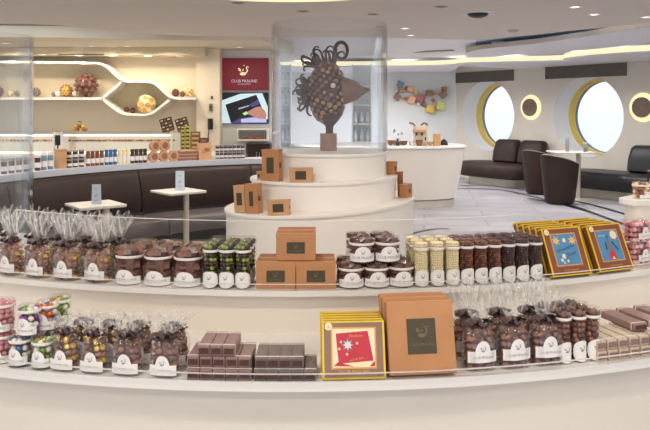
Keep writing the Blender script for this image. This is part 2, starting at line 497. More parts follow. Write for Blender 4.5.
# left soffit with curved fascia
ep = [(-130, 37), (-60, 37), (0, 37.2), (60, 37.6), (140, 39.6), (200, 40.4), (235, 40.6), (262, 40.4)]
E2 = [px_z(px, py, 2.30) for px, py in ep]
poly = [(p.x, p.y) for p in E2] + [(E2[-1].x + .3, 10.6), (E2[0].x, 10.6)]
mb = MB(); mb.prism(poly, 2.30, 2.44); struct(mb.build('ceiling_soffit_left', 'soffit_cream', smooth=20))
# beam in front of the niche wall
mb = MB(); x1 = X_of(205, 9.5); mb.box(((x1 - 6) / 2, 9.72, 2.243), (x1 + 6, .44, .112)); struct(mb.build('ceiling_beam', 'niche_beige', smooth=0))
mb = MB(); a = at(58, 54, 9.497); b_ = at(104, 54, 9.497); mb.box(((a.x + b_.x) / 2, 9.495, 2.20), (b_.x - a.x, .006, .014)); struct(mb.build('trim_6', 'dark_metal', smooth=0))
# right soffit: tan fascia, blue slot, pale underside
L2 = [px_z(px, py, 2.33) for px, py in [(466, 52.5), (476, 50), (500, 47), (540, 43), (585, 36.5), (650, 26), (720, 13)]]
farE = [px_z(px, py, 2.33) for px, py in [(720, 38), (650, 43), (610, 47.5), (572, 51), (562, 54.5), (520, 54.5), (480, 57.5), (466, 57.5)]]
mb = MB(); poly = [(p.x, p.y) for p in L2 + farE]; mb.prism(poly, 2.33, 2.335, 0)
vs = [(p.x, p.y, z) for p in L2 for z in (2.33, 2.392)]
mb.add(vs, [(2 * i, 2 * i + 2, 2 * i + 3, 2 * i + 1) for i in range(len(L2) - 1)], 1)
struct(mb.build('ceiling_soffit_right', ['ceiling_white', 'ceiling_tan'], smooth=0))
sl = [(476, 38.5), (530, 33.6), (587, 28.5)]
mb = MB(); A = [px_z(px, py + 12, 2.446) for px, py in sl]; B = [px_z(px, py - 5, 2.446) for px, py in sl]
mb.prism([(p.x, p.y) for p in A] + [(p.x, p.y) for p in reversed(B)], 2.446, 2.4495); struct(mb.build('ceiling_slot', 'ceiling_blue', smooth=0))
# cove lights: three overlapping arcs of warm light above a white lip, running along the outer walls
bands = [[(250, 66.5), (300, 67), (345, 66.4), (400, 66.2), (435, 65.6), (462, 64)],
         [(452, 65), (462, 63.4), (480, 62.8), (510, 62), (545, 61.2), (575, 60.2)],
         [(563, 59.2), (572, 57.6), (590, 55.6), (615, 53.6), (650, 51.4), (720, 47)]]
WALLK = 9286.0
def wall_pt(px, z):
    Y = WALLK / (px + 149); return Vector((X_of(px, Y), Y, z))
for i, b in enumerate(bands):
    P = smoothpts([px_z(px, py, 2.275) for px, py in b], 5); N = len(P)
    mb = MB(); vs = []
    for p in P:
        back = Vector((p.x + .25, p.y + 2.6, 0)) if i == 0 else Vector((p.x + 1.7, p.y + 1.15, 0))
        vs += [(p.x, p.y, 2.265), (p.x, p.y, 2.29), (back.x, back.y, 2.29), (back.x, back.y, 2.265)]
    mb.add(vs, [(4 * k + a, 4 * k + (a + 1) % 4, 4 * k + 4 + (a + 1) % 4, 4 * k + 4 + a) for k in range(N - 1) for a in range(4)] + [(0, 1, 2, 3), (4 * N - 4, 4 * N - 3, 4 * N - 2, 4 * N - 1)])
    mb.xf = None
    struct(mb.build('ceiling_cove_%d' % (i + 1), 'ceiling_white', smooth=20, loc=(0, 0, -.002 * i)))
    mb = MB(); vs = []
    for p in P:
        d = Vector((.02, .03, 0)); vs += [(p.x + d.x, p.y + d.y, 2.2905), (p.x + d.x, p.y + d.y, 2.372), (p.x + d.x + .02, p.y + d.y + .03, 2.372), (p.x + d.x + .02, p.y + d.y + .03, 2.2905)]
    mb.add(vs, [(4 * k + a, 4 * k + (a + 1) % 4, 4 * k + 4 + (a + 1) % 4, 4 * k + 4 + a) for k in range(N - 1) for a in range(4)])
    struct(mb.build('trim_%d' % (7 + i), 'led_warm', smooth=20))
# slot in the far ceiling
mb = MB(); mb.prism([(p.x, p.y) for p in [px_z(413, 52.8, 2.448), px_z(455, 50.6, 2.448), px_z(453, 49.4, 2.448), px_z(425, 50.8, 2.448)]], 2.443, 2.449)
struct(mb.build('trim_10', 'vent_grey', smooth=0))

# porthole wall ---------------------------------------------------------------
U = Vector((.558, -.830, 0)).normalized(); NRM = Vector((-.830, -.558, 0)).normalized()
W0 = wall_pt(456, 0); ANG = math.atan2(U.y, U.x)
def s_of(px): return (wall_pt(px, 0) - W0).dot(U)
def wl(s, z, d=0): return W0 + U * s - NRM * d + Vector((0, 0, z))      # d = depth outwards through the hull
ports = [(s_of(487), EYE - 6.0 * (WALLK / 636) / F, .725), (s_of(587), EYE - 7.0 * (WALLK / 736) / F, .725)]
ports.append((ports[1][0] + (ports[1][0] - ports[0][0]), ports[1][1], .725))
def porthole_wall():
    mb = MB(); H = 2.5; NS = 64
    cuts = [0.0]
    for s, z, r in ports: cuts += [s - r - .1, s + r + .1]
    cuts.append(ports[-1][0] + 2.5)
    def quad(s0, s1, z0, z1): mb.add([wl(s0, z0), wl(s1, z0), wl(s1, z1), wl(s0, z1)], [(0, 1, 2, 3)])
    for i in range(len(cuts) - 1):
        s0, s1 = cuts[i], cuts[i + 1]
        if i % 2 == 0: quad(s0, s1, 0, H)
        else:
            s, z, r = ports[i // 2]; h = r + .1
            quad(s0, s1, 0, z - h); quad(s0, s1, z + h, H)
            vs = []
            for k in range(NS):
                a = 2 * math.pi * k / NS; c, d = math.cos(a), math.sin(a); q = h / max(abs(c), abs(d))
                vs += [wl(s + r * c, z + r * d), wl(s + q * c, z + q * d)]
            mb.add(vs, [(2 * k, 2 * k + 1, 2 * ((k + 1) % NS) + 1, 2 * ((k + 1) % NS)) for k in range(NS)])
    struct(mb.build('wall_right', 'wall_grey', smooth=0))
porthole_wall()
def ring(s, z, prof, name, m, parent=None, n=64):
    mb = MB(); vs = []; fs = []
    for r, d in prof:
        for k in range(n):
            a = 2 * math.pi * k / n; vs.append(wl(s + r * math.cos(a), z + r * math.sin(a), d))
    for i in range(len(prof) - 1):
        for k in range(n):
            k2 = (k + 1) % n; fs.append((i * n + k, i * n + k2, (i + 1) * n + k2, (i + 1) * n + k))
    mb.add(vs, fs); return mb.build(name, m, parent, smooth=40)
for i, (s, z, r) in enumerate(ports):
    wn = bpy.data.objects.new('window_%d' % (i + 1), None); COL.objects.link(wn); wn['kind'] = 'structure'
    ring(s, z, [(r, -.006), (r, .38), (r - .02, .41)], 'reveal', 'reveal', wn)
    ring(s, z, [(r - .02, .41), (r - .035, .56), (r - .06, .565)], 'gold_lining', 'gold_ring', wn)
    ring(s, z, [(r - .06, .565), (r - .06, .585), (r - .075, .585), (r - .075, .62), (r - .03, .62)], 'window_rim', 'rim_blue', wn)
    ring(s, z, [(r - .06, .60), (.001, .60)], 'window_pane', 'pane', wn)
# vents high on the wall
for i, (p0, p1) in enumerate(((456.5, 514), (546, 627))):
    v = empty('air_vent', ['dark grey slotted air vent on wall above the left porthole', 'dark grey slotted air vent on wall above the right porthole'][i], 'vent', 'air vents above the portholes')
    s0, s1 = s_of(p0), s_of(p1); mid = (s0 + s1) / 2
    v.location = wl(mid, 2.145, -.002); v.rotation_euler = (0, 0, ANG)
    L = s1 - s0
    mb = MB(); mb.box((0, -.004, 0), (L - .02, .008, .20)); mb.build('back_panel', 'vent_grey', v, 0)
    mb = MB()
    for zz in (-.105, .105): mb.box((0, -.012, zz), (L, .024, .012))
    for xx in (-1, 1): mb.box((xx * (L / 2 - .006), -.012, 0), (.012, .024, .20))
    mb.build('vent_frame', 'vent_grey', v, 0)
    for k in range(6):
        mb = MB(); mb.box((0, -.014, -.08 + k * .032), (L - .03, .02, .006), rot=Matrix.Rotation(R_(30), 3, 'X')); mb.build('slat', 'vent_grey', v, 0)
# glowing round wall lights
for i, px in enumerate((531, 643)):
    l = empty('wall_lamp', ['round wall lamp with glowing ring between the two portholes', 'round wall lamp with glowing ring right of the right porthole'][i], 'lamp', 'round ring lamps on the porthole wall')
    l.location = wl(s_of(px), EYE + 2.6 * WALLK / (px + 149) / F, -.001); l.rotation_euler = (R_(90), 0, ANG)
    mb = MB(); mb.lathe([(.01, .06), (.165, .06), (.17, .05), (.17, 0)], 40); mb.build('lamp_cover', 'lamp_brown', l)
    mb = MB(); mb.lathe([(.172, .0), (.172, .03), (.235, .02), (.245, 0)], 40); mb.build('light_ring', 'lamp_ring', l)

# artwork wall at the end, and the walls on the left
YA = 15.36
mb = MB(); xr = W0.x; mb.box(((xr - 2.2) / 2, YA + .05, 1.25), (xr + 2.2, .1, 2.5)); struct(mb.build('wall_back', 'wall_pale', smooth=0))
YB = 9.9
xw = X_of(197, YB)
mb = MB(); mb.box(((xw - 6.4) / 2, YB + .05, 1.22), (xw + 6.4, .1, 2.44)); struct(mb.build('wall_left', 'wall_cream', smooth=0))
YP = 9.72
xa, xb = X_of(196.5, YP), X_of(219.5, YP)
mb = MB(); mb.box(((xa + xb) / 2, YP + .32, 1.15), (xb - xa, .64, 2.296)); struct(mb.build('wall_pier', 'wall_cream', smooth=0))
YS = 10.02; xs0, xs1 = xb, X_of(271, YS)
mb = MB(); mb.box(((xs0 + xs1) / 2, YS + .05, 1.15), (xs1 - xs0, .1, 2.296)); struct(mb.build('wall_screen', 'wall_pale', smooth=0))

# ------------------------------------------------------------------ niche shelves on the left wall
def ribbon(pts, name, m, parent, t=.030, y0=YB - .33, y1=YB - .001):
    """honeycomb shelf board: a bent board of thickness t, running from the wall to its front edge"""
    mb = MB(); vs = []; N = len(pts)
    for i, p in enumerate(pts):
        a = pts[max(0, i - 1)]; b = pts[min(N - 1, i + 1)]
        d = Vector((b[0] - a[0], b[1] - a[1])).normalized(); q = Vector((-d.y, d.x)) * t / 2
        vs += [(p[0] + q.x, y0, p[1] + q.y), (p[0] - q.x, y0, p[1] - q.y), (p[0] - q.x, y1, p[1] - q.y), (p[0] + q.x, y1, p[1] + q.y)]
    fs = [(4 * k + a, 4 * k + (a + 1) % 4, 4 * k + 4 + (a + 1) % 4, 4 * k + 4 + a) for k in range(N - 1) for a in range(4)]
    mb.add(vs, fs + [(0, 1, 2, 3), (4 * N - 4, 4 * N - 3, 4 * N - 2, 4 * N - 1)])
    return mb.build(name, m, parent, smooth=50)
YF = YB - .33
def pz(px, py, Y=YF): p = at(px, py, Y); return (p.x, p.z)
def rounded(pts, k=5, r=.35):
    out = [pts[0]]
    for i in range(1, len(pts) - 1):
        a, b, c = (Vector(p) for p in (pts[i - 1], pts[i], pts[i + 1]))
        p0 = b + (a - b).normalized() * min(.12, (a - b).length * r); p1 = b + (c - b).normalized() * min(.12, (c - b).length * r)
        for j in range(k + 1):
            t = j / k; out.append(tuple(p0 * (1 - t) ** 2 + b * 2 * t * (1 - t) + p1 * t * t))
    out.append(pts[-1]); return out
ns = empty('honeycomb_shelf', 'cream honeycomb display shelf built onto the left back wall', 'shelf')
top = [pz(-90, 61.5), pz(30, 62), pz(104, 63.2), pz(121.5, 81.2), pz(154, 81.6), pz(170, 98.4), pz(195.8, 98.6)]
bot = [pz(-90, 98.6), pz(30, 98.6), pz(101.5, 98.6)]
ribbon(rounded(top), 'shelf_board', 'white_lacquer', ns)
ribbon(bot, 'shelf_board', 'white_lacquer', ns)
ribbon([pz(120.8, 82.5), pz(112, 90.2), pz(103.2, 97.6)], 'shelf_board', 'white_lacquer', ns)
ribbon(rounded([pz(103, 99.6), pz(121, 114.3), pz(150, 115.2), pz(169, 100)]), 'shelf_board', 'white_lacquer', ns)
mb = MB()
mb.slab_y([pz(-88, 63, YB), pz(30, 63, YB), pz(104, 64, YB), pz(120.5, 82, YB), pz(103, 98, YB), pz(-88, 98, YB)], YB - .004, YB - .001)
mb.slab_y([pz(123, 82.5, YB), pz(153.5, 82.5, YB), pz(169, 98.5, YB), pz(150, 114.6, YB), pz(121.5, 113.8, YB), pz(104, 98.6, YB)], YB - .004, YB - .001)
mb.build('back_panel', 'niche_beige', ns, 0)
# decorative chocolate balls
def ball_thing(px, py_bottom, dpx, kind, label, Y=YB - .12, name='decorative_ball'):
    r = dpx * Y / F / 2; Y0 = min(Y, YB - r - .03); c = at(px, 0, Y0)
    zb = at(px, py_bottom, YF).z
    m1, m2 = {'dark': ('choc', 'choc_dark'), 'milk': ('choc_milk', 'gold_foil'), 'cream': ('cream_ball', 'lamp_brown'), 'pebble': ('pebble_white', 'pebble_white'), 'black': ('ink_grey', 'sculpt_choc')}[kind]
    o = empty(name, label, 'ball', None, (c.x, Y0, zb + r * (1.12 if kind in ('dark', 'milk', 'black') else 1.0) + .004))
    mb = MB(); mb.ball((0, 0, 0), r * .94, 0, 3); mb.build('core', m2 if kind != 'cream' else 'almond', o)
    bm = bmesh.new(); bmesh.ops.create_icosphere(bm, subdivisions=2, radius=r * .965)
    mb = MB(); cs = [v.co.copy() for v in bm.verts]; bm.free()
    if kind in ('pebble',):
        mb.ball((0, 0, 0), r * .97, 0, 3)
    elif kind == 'cream':   # cream shell with round holes
        bm = bmesh.new(); bmesh.ops.create_icosphere(bm, subdivisions=4, radius=r)
        holes = [Vector(v).normalized() for v in [(.1, -1, .75), (-.75, -.8, .45), (.75, -.7, .45), (-.3, -1, 0), (.45, -1, -.1), (-.95, -.5, -.15), (.0, -.8, -.7), (.85, -.55, -.35), (-.6, -.8, -.55), (.1, .2, 1), (-.5, .6, .5), (.6, .6, .4), (0, .9, -.2), (-.1, .3, -1)]]
        kill = [f for f in bm.faces if any(f.calc_center_median().normalized().dot(h) > .955 for h in holes)]
        bmesh.ops.delete(bm, geom=kill, context='FACES'); bm.verts.index_update()
        mb.add([v.co.copy() for v in bm.verts], [[v.index for v in f.verts] for f in bm.faces]); bm.free()
    else:
        for v in cs:
            mb.ball(v, r * (.2 if kind != 'milk' else .17), 0, 1, (1, 1, 1))
    mb.build('shell', m1, o)
    return o
S1 = 97.0
ball_thing(-2, S1, 10, 'dark', 'dark chocolate ball at far left end of the long wall shelf')
ball_thing(10, S1, 6, 'cream', 'small cream ball seen through left glass cylinder on wall shelf')
ball_thing(17, S1, 6, 'black', 'small grey brown ball behind left glass cylinder on wall shelf')
ball_thing(36, S1, 9, 'black', 'grey brown knobbly ball just right of left glass cylinder on wall shelf')
ball_thing(53.6, S1, 4.6, 'black', 'tiny dark ball touching white pebble ball on wall shelf')
ball_thing(58.4, S1, 6.2, 'pebble', 'small white ball left of the gold brown ball on wall shelf')
ball_thing(66.2, S1, 11.5, 'milk', 'gold and brown knobbly ball between two white balls on wall shelf')
ball_thing(75.2, S1, 6, 'pebble', 'small white ball touching the big dark ball on wall shelf')
ball_thing(86, S1, 21, 'dark', 'largest dark chocolate knobbly ball on the long wall shelf')
ball_thing(126.5, 113.4, 5.6, 'dark', 'left one of two small dark balls in hexagon niche')
ball_thing(132.6, 113.8, 5.6, 'dark', 'small dark ball touching the cream ball in hexagon niche')
ball_thing(146.3, 114, 19, 'cream', 'large cream ball with round holes in hexagon niche')
ball_thing(175.6, S1, 7.6, 'dark', 'brown knobbly ball at left on the short wall shelf')
ball_thing(182.6, S1 + .2, 5.6, 'dark', 'small dark ball in middle of the short wall shelf', Y=YB - .16)
ball_thing(188.4, S1, 10, 'cream', 'cream holed ball at right on the short wall shelf')

# ------------------------------------------------------------------ praline vitrine and its counter
YV0, YV1 = 8.22, 8.98
vz = .92
ct = empty('service_counter', 'white service counter behind the curved ledge carrying glass praline vitrine', 'counter', None, (0, 0, 0))
xl, xr_ = -4.6, X_of(222, YV0)
mb = MB(); mb.box(((xl + xr_) / 2, (YV0 + YV1) / 2, .445), (xr_ - xl, YV1 - YV0, .89)); mb.build('counter_body', 'white_counter', ct, 0)
mb = MB(); mb.box(((xl + xr_) / 2, (YV0 + YV1) / 2, .905), (xr_ - xl + .02, YV1 - YV0 + .04, .028)); mb.build('countertop', 'white_lacquer', ct, 0)
def vitrine(px0, px1, label):
    x0, x1 = X_of(px0, YV0), X_of(px1, YV0); L = x1 - x0
    o = empty('praline_vitrine', label, 'display case', 'glass praline vitrines on the service counter', ((x0 + x1) / 2, YV0, vz))
    h = .275; D = .5
    mb = MB(); mb.box((0, .004, h / 2), (L, .008, h)); mb.build('front_glass', 'pane', o, 0)
    mb = MB(); mb.box((0, D / 2, h - .004), (L, D, .008)); mb.build('top_glass', 'acrylic', o, 0)
    for sx in (-1, 1):
        mb = MB(); mb.box((sx * (L / 2 - .012), .006, h / 2), (.022, .02, h)); mb.build('corner_post', 'white_lacquer', o, 0)
        mb = MB(); mb.box((sx * (L / 2 - .004), D / 2 + .01, h / 2), (.006, D - .04, h)); mb.build('side_glass', 'pane', o, 0)
    mb = MB(); mb.box((0, .012, h - .014), (L - .05, .012, .010)); mb.build('top_rail', 'steel', o, 0)
    mb = MB(); mb.box((0, .03, h - .042), (L - .06, .014, .014)); mb.build('light_strip', 'led_white', o, 0)
    mb = MB(); mb.box((0, .05, .03), (L - .06, .02, .02)); mb.build('light_strip', 'led_white', o, 0)
    mb = MB(); mb.box((0, D - .01, h / 2 - .01), (L - .02, .015, h - .03)); mb.build('back_wall', 'white_lacquer', o, 0)
    mb = MB(); mb.box((0, .27, .150), (L - .05, .36, .006)); mb.build('glass_shelf', 'acrylic', o, 0)
    mb = MB(); mb.box((0, .25, .008), (L - .05, .46, .012)); mb.build('tray', 'vitrine_glow', o, 0)  # tray glows by itself, standing in for the light inside the case
    mb = MB()
    for k in range(int(L / .045)):
        for j in range(2):
            mm = rnd.choice((0, 0, 1, 2))
            x = -L / 2 + .05 + k * .045
            if x > L / 2 - .04: continue
            mb.box((x, .16 + j * .1, .166), (.03, .03, .022), mm, bev=.006)
    pr = mb.build('pralines', ['choc_milk', 'almond', 'choc'], o); pr['kind'] = 'stuff'
    return o
vitrine(-110, -32, 'glass praline vitrine seen through left glass cylinder, beyond the left edge')
vitrine(-30, 54.5, 'short lit glass praline vitrine partly behind the left glass cylinder')
vitrine(60.5, 172.5, 'long lit glass praline vitrine right of the small dark screen')
# little dark till display between the vitrines
p = at(58, 145, YV0 + .06)
o = empty('till_display', 'small dark green till display between the two lit vitrines', 'display', None, (X_of(57.8, YV0 + .06), YV0 + .06, vz))
mb = MB(); mb.box((0, 0, .075), (.014, .014, .15)); mb.build('stand', 'dark_metal', o, 0)
mb = MB(); mb.box((0, 0, .002), (.06, .08, .004)); mb.build('base', 'dark_metal', o, 0)
mb = MB(); mb.box((0, -.004, .175), (.062, .02, .12), bev=.004); mb.build('screen_case', 'black_plastic', o, 0)
# small chocolate pile on top of vitrine
o = empty('praline_pyramid', 'small gold brown praline pyramid standing on top of the long vitrine', 'sweets', None, (X_of(79.5, 8.4), 8.4, vz + .2755))
mb = MB()
for lay, nn in enumerate((4, 3, 1)):
    for k in range(nn): mb.box(((k - (nn - 1) / 2) * .046, 0, .02 + lay * .037), (.042, .05, .036), k % 2, bev=.01)
b = mb.build('pralines', ['gold_foil', 'choc_milk'], o); b['kind'] = 'stuff'
mb = MB(); mb.box((0, 0, .116), (.04, .04, .012), 0, rot=Matrix.Rotation(R_(30), 3, 'Z')); mb.build('bow', 'choc', o)

# racks, boxes at right end of the service counter
def rack(px, label):
    Y = 8.84; o = empty('chocolate_rack', label, 'rack', 'slanted chocolate racks', (X_of(px, Y), Y, vz))
    hz = at(0, 131.5, Y).z - vz
    mb = MB(); mb.box((0, .03, hz / 2), (.05, .05, hz)); mb.build('stand', 'craft_edge', o, 0)
    rot = Matrix.Rotation(R_(-16), 3, 'Y')
    mb = MB(); mb.box((.0, 0, hz + .085), (.15, .05, .17), 0, rot); mb.build('board', 'choc_dark', o, 0)
    mb = MB()
    for i in range(3):
        for j in range(4):
            q = rot @ Vector((-.045 + i * .045, -.03, -.06 + j * .04)); mb.box((q.x, q.y, hz + .085 + q.z), (.028, .014, .016), (i + j) % 2, rot)
    mb.build('chocolates', ['choc_milk', 'cream_ball'], o, 0)
rack(167, 'left dark slanted chocolate rack behind the vitrine right end')
rack(182.5, 'right dark slanted chocolate rack beside the white pier')
def simple_box(name, px0, px1, py0, py1, Y, m, label, cat, depth=.1, stripes=None, group=None, extra=None):
    a, b = at(px0, py1, Y), at(px1, py0, Y)
    o = empty(name, label, cat, group, ((a.x + b.x) / 2, Y, a.z)); wd, h = b.x - a.x, b.z - a.z
    mb = MB(); mb.box((0, depth / 2, h / 2), (wd, depth, h), bev=min(.004, wd * .08)); mb.build('body', m, o)
    if stripes:
        nst, ms = stripes
        for k in range(nst):
            mb = MB(); mb.box((0, -.0015, h * (k + .5) / nst), (wd * .8, .003, h / nst * .45)); mb.build('band', ms, o, 0)
    return o
Yb = 8.2
zr = at(0, 156.7, YV0).z
def on_counter(name, px0, px1, py0, Y, m, label, cat, **k):
    py1 = HZ + (EYE - .9195) * F / Y
    return simple_box(name, px0, px1, py0, py1, Y, m, label, cat, **k)
on_counter('praline_tube', 181.2, 184.4, 127, 8.5, 'pistachio', 'left tall yellow green praline tube on service counter', 'box', depth=.06, stripes=(7, 'choc_dark'), group='tall striped praline tubes')
on_counter('praline_tube', 185.2, 189.8, 126.5, 8.5, 'pistachio', 'right tall yellow green praline tube on service counter', 'box', depth=.06, stripes=(7, 'choc_dark'), group='tall striped praline tubes')
on_counter('praline_box', 191, 199.4, 131.6, 8.5, 'choc', 'dark brown striped praline box right of yellow green tubes', 'box', depth=.08, stripes=(5, 'almond'))
on_counter('praline_box', 200.2, 207, 138, 8.5, 'choc_dark', 'low dark brown praline box beside white pier', 'box', depth=.08, stripes=(3, 'choc_milk'))
# wall telephone on the pier
pp = Vector((X_of(210.5, YP), YP - .001, at(0, 124, YP).z))
o = empty('wall_telephone', 'black handset hanging on the front of the white pier', 'telephone', None, pp)
mb = MB(); mb.box((0, -.014, 0), (.07, .028, .15), bev=.01); mb.build('handset_cradle', 'black_plastic', o)
mb = MB(); mb.tube([(-.005, -.045, -.06), (-.005, -.055, 0), (-.005, -.045, .065)], [.022, .017, .022], 10); mb.build('handset', 'black_plastic', o)
mb = MB(); mb.tube([(-.02, -.01, -.07), (-.03, -.01, -.16), (-.025, -.01, -.25)], .006, 6); mb.build('cord', 'black_plastic', o)
o = empty('wall_switch', 'small grey switch box above the black handset on white pier', 'switch', None, (X_of(211, YP), YP - .001, at(0, 107.4, YP).z))
mb = MB(); mb.box((0, -.01, 0), (.045, .02, .105), bev=.004); mb.build('switch_plate', 'vent_grey', o)
mb = MB(); mb.box((0, -.023, .01), (.025, .008, .03), bev=.002); mb.build('button', 'ink', o)
o = empty('wall_sensor', 'tiny dark sensor above the switch box on white pier', 'sensor', None, (X_of(212, YP), YP - .001, at(0, 97.5, YP).z))
mb = MB(); mb.box((0, -.008, 0), (.022, .016, .045), bev=.003); mb.build('sensor_case', 'ink', o)

# ------------------------------------------------------------------ screens
def screen(px0, px1, py0, py1, label, fill, bezel):
    Y = YS - .05; a, b = at(px0, py1, Y), at(px1, py0, Y); wd, h = b.x - a.x, b.z - a.z
    o = empty('wall_screen', label, 'screen', None, ((a.x + b.x) / 2, Y, (a.z + b.z) / 2))
    mb = MB(); mb.box((0, .025, 0), (wd, .048, h), bev=.004); mb.build('screen_housing', bezel, o)
    mb = MB(); mb.box((0, -.001, 0), (wd - .016, .003, h - .016)); mb.build('display', fill, o, 0)
    return o, wd, h
o, wd, h = screen(221, 268.5, 58, 90.3, 'upper dark red wall screen with cream swan logo and lettering', 'screen_maroon', 'screen_maroon')
mb = MB(); swan_into(mb, .078, -.018, .045, -.004); mb.build('swan_logo', 'screen_gold', o, 0)
mb = MB(); text_into(mb, SHOP, .056, -.01, -.115, -.004); mb.build('lettering', 'screen_text', o, 0)
mb = MB(); text_into(mb, 'CHOCOLATERIE', .024, -.01, -.148, -.004); mb.build('lettering', 'screen_text', o, 0)
o, wd, h = screen(221, 268.5, 92.5, 124, 'lower wall screen showing a hand touching a pale tablet', 'screen_black', 'screen_black')
def pic(mb, pts, y, m=0):   # pts in the 0..1 frame of the display
    P = [((a - .5) * (wd - .02), y, (.5 - b) * (h - .02)) for a, b in pts]; mb.add(P, [tuple(range(len(P)))], m)
mb = MB(); pic(mb, [(0, .24), (.4, .02), (.88, .0), (1, .45), (1, .86), (.55, 1), (0, 1)], -.0035); mb.build('tablet_picture', 'screen_ice', o, 0)
mb = MB(); pic(mb, [(.08, .38), (.75, .05), (.88, .5), (.93, .95), (.2, .98)], -.0040); mb.build('tablet_screen_picture', 'screen_black', o, 0)
mb = MB(); pic(mb, [(.6, .38), (.8, .2), (.82, .36), (.66, .46)], -.0045); pic(mb, [(.38, .84), (.7, .76), (.96, .82), (1, 1), (.2, 1)], -.0045, 0); mb.build('glow_picture', 'screen_violet', o, 0)
mb = MB(); pic(mb, [(.42, .86), (.7, .80), (.97, .86), (.97, .97), (.42, .97)], -.0050); pic(mb, [(.36, .5), (.59, .40), (.6, .43), (.37, .54)], -.005); mb.build('caption_picture', 'screen_lilac', o, 0)
mb = MB(); pic(mb, [(.54, .64), (.62, .56), (.74, .46), (.84, .44), (.93, .56), (.98, .72), (.94, .86), (.8, .84), (.7, .78), (.62, .72), (.56, .7)], -.0055); mb.build('hand_picture', 'screen_skin', o, 0)
mb = MB(); pic(mb, [(.45, .67), (.54, .6), (.57, .68), (.5, .74)], -.0058); mb.build('touch_spot_picture', 'screen_lime', o, 0)
# white wall shelf under the screens
o = empty('wall_shelf', 'white wall shelf with brown packets under the screens', 'shelf', None, (X_of(254, YS), YS - .001, at(0, 139.5, YS).z))
wd = 30 * YS / F
mb = MB(); mb.box((0, -.11, 0), (wd, .22, .02)); mb.build('shelf_board', 'white_lacquer', o, 0)
mb = MB(); mb.box((0, -.11, .15), (wd, .22, .02)); mb.build('shelf_board', 'white_lacquer', o, 0)
for sx in (-1, 1):
    mb = MB(); mb.box((sx * (wd / 2 - .008), -.11, .075), (.016, .22, .13)); mb.build('side_panel', 'white_lacquer', o, 0)
for k in range(3):
    q = empty('praline_packet', '%s flat brown packet on white shelf under the screens' % ordn(k, 3), 'packet', 'packets on the shelf under the screens', (X_of(246 + k * 8, YS - .13), YS - .13, o.location.z + .0105))
    mb = MB(); mb.box((0, 0, .022), (.1, .09, .044), bev=.004); mb.build('body', 'choc_milk', q)
    mb = MB(); mb.box((0, -.046, .022), (.06, .002, .024)); mb.build('label', 'choc', q, 0)
o = simple_box('dark_cabinet', 246, 270, 144.5, 250, 9.5, 'leather_brown', 'dark brown low cabinet under the white wall shelf', 'cabinet', depth=.4)
for ob in [o]:
    ob.location.z = 0
    for ch in ob.children: bpy.data.objects.remove(ch)
hb = at(0, 144.5, 9.5).z; wb = 24 * 9.5 / F
mb = MB(); mb.box((0, .2, hb / 2), (wb, .4, hb)); mb.build('cabinet_body', 'leather_brown', o, 0)
mb = MB(); mb.box((0, .2, hb + .006), (wb + .02, .42, .012)); mb.build('top_board', 'leather_black', o, 0)
for sx in (-1, 1):
    mb = MB(); mb.box((sx * wb / 4, -.006, hb / 2), (wb / 2 - .01, .012, hb - .06)); d = mb.build('door', 'leather_brown', o, 0)
    mb = MB(); mb.box((sx * .02, -.018, hb - .15), (.008, .012, .1)); mb.build('handle', 'steel', d, 0)

# ------------------------------------------------------------------ glazed cabinet and lit panels behind the glass tube
YG = 12.6
def tall_cabinet(px0, px1, label, m='white_lacquer', shelves=(86, 105, 124, 142)):
    a, b = X_of(px0, YG), X_of(px1, YG); wd = b - a; H = 2.27
    o = empty('shelf_cabinet', label, 'cabinet', 'tall white shelf cabinets behind the sculpture', ((a + b) / 2, YG, 0))
    for sx in (-1, 1):
        mb = MB(); mb.box((sx * (wd / 2 - .012), .15, H / 2), (.024, .3, H)); mb.build('side_panel', m, o, 0)
    mb = MB(); mb.box((0, .305, H / 2), (wd, .01, H)); mb.build('back_panel', 'wall_pale', o, 0)
    mb = MB(); mb.box((0, .15, .4), (wd - .05, .29, .78)); mb.build('base_cabinet', m, o, 0)
    zs = []
    for py in shelves:
        z = at(0, py, YG).z; zs.append(z)
        mb = MB(); mb.box((0, .15, z), (wd - .05, .29, .022)); mb.build('shelf_board', m, o, 0)
    return o, zs, a, b
bottle_mb = MB(); bottle_mb.lathe([(.001, 0), (.032, 0), (.034, .01), (.034, .13), (.03, .15), (.013, .18), (.013, .22), (.001, .22)], 14)
bt = empty('bottle', 'x', 'bottle'); bottle_mb.build('glass_body', 'card_blue', bt)
mb = MB(); mb.lathe([(.0355, .04), (.0355, .10)], 14); mb.build('label', 'label_white', bt)
mb = MB(); mb.lathe([(.001, .24), (.015, .24), (.015, .215), (.001, .215)], 12); mb.build('cap', 'ink_grey', bt)
bottle = Proto(bt)
for ci, (p0, p1) in enumerate(((279.5, 291), (352, 372))):
    o, zs, a, b = tall_cabinet(p0, p1, ['narrow white shelf cabinet left of the chocolate sculpture, behind the glass', 'white shelf cabinet right of the chocolate sculpture, behind the glass'][ci])
    for li, z in enumerate(zs):
        if ci == 1 and li < 2: continue
        nb = 2 if ci == 0 else 3
        for k in range(nb):
            x = a + (b - a) * (k + .5 + .12) / (nb + .24)
            bottle.put((x, YG + .1, z + .0115), 0, '%s grey bottle on %s shelf of cabinet %s of the sculpture' % (ordn(k, nb), ['top', 'second', 'third', 'fourth'][li], ['left', 'right'][ci]), 'bottles in the shelf cabinets')
pnl = empty('wall_panel', 'pale purple upright wall panel between screens and shelf cabinet', 'panel', None, (X_of(275.4, 11), 11.0, 0))
mb = MB(); mb.box((0, 0, 1.13), (8.2 * 11 / F, .03, 2.24)); mb.build('panel_board', 'purple_panel', pnl, 0)
mb = MB(); mb.box((0, 0, .004), (.2, .2, .008)); mb.build('base', 'steel', pnl, 0)
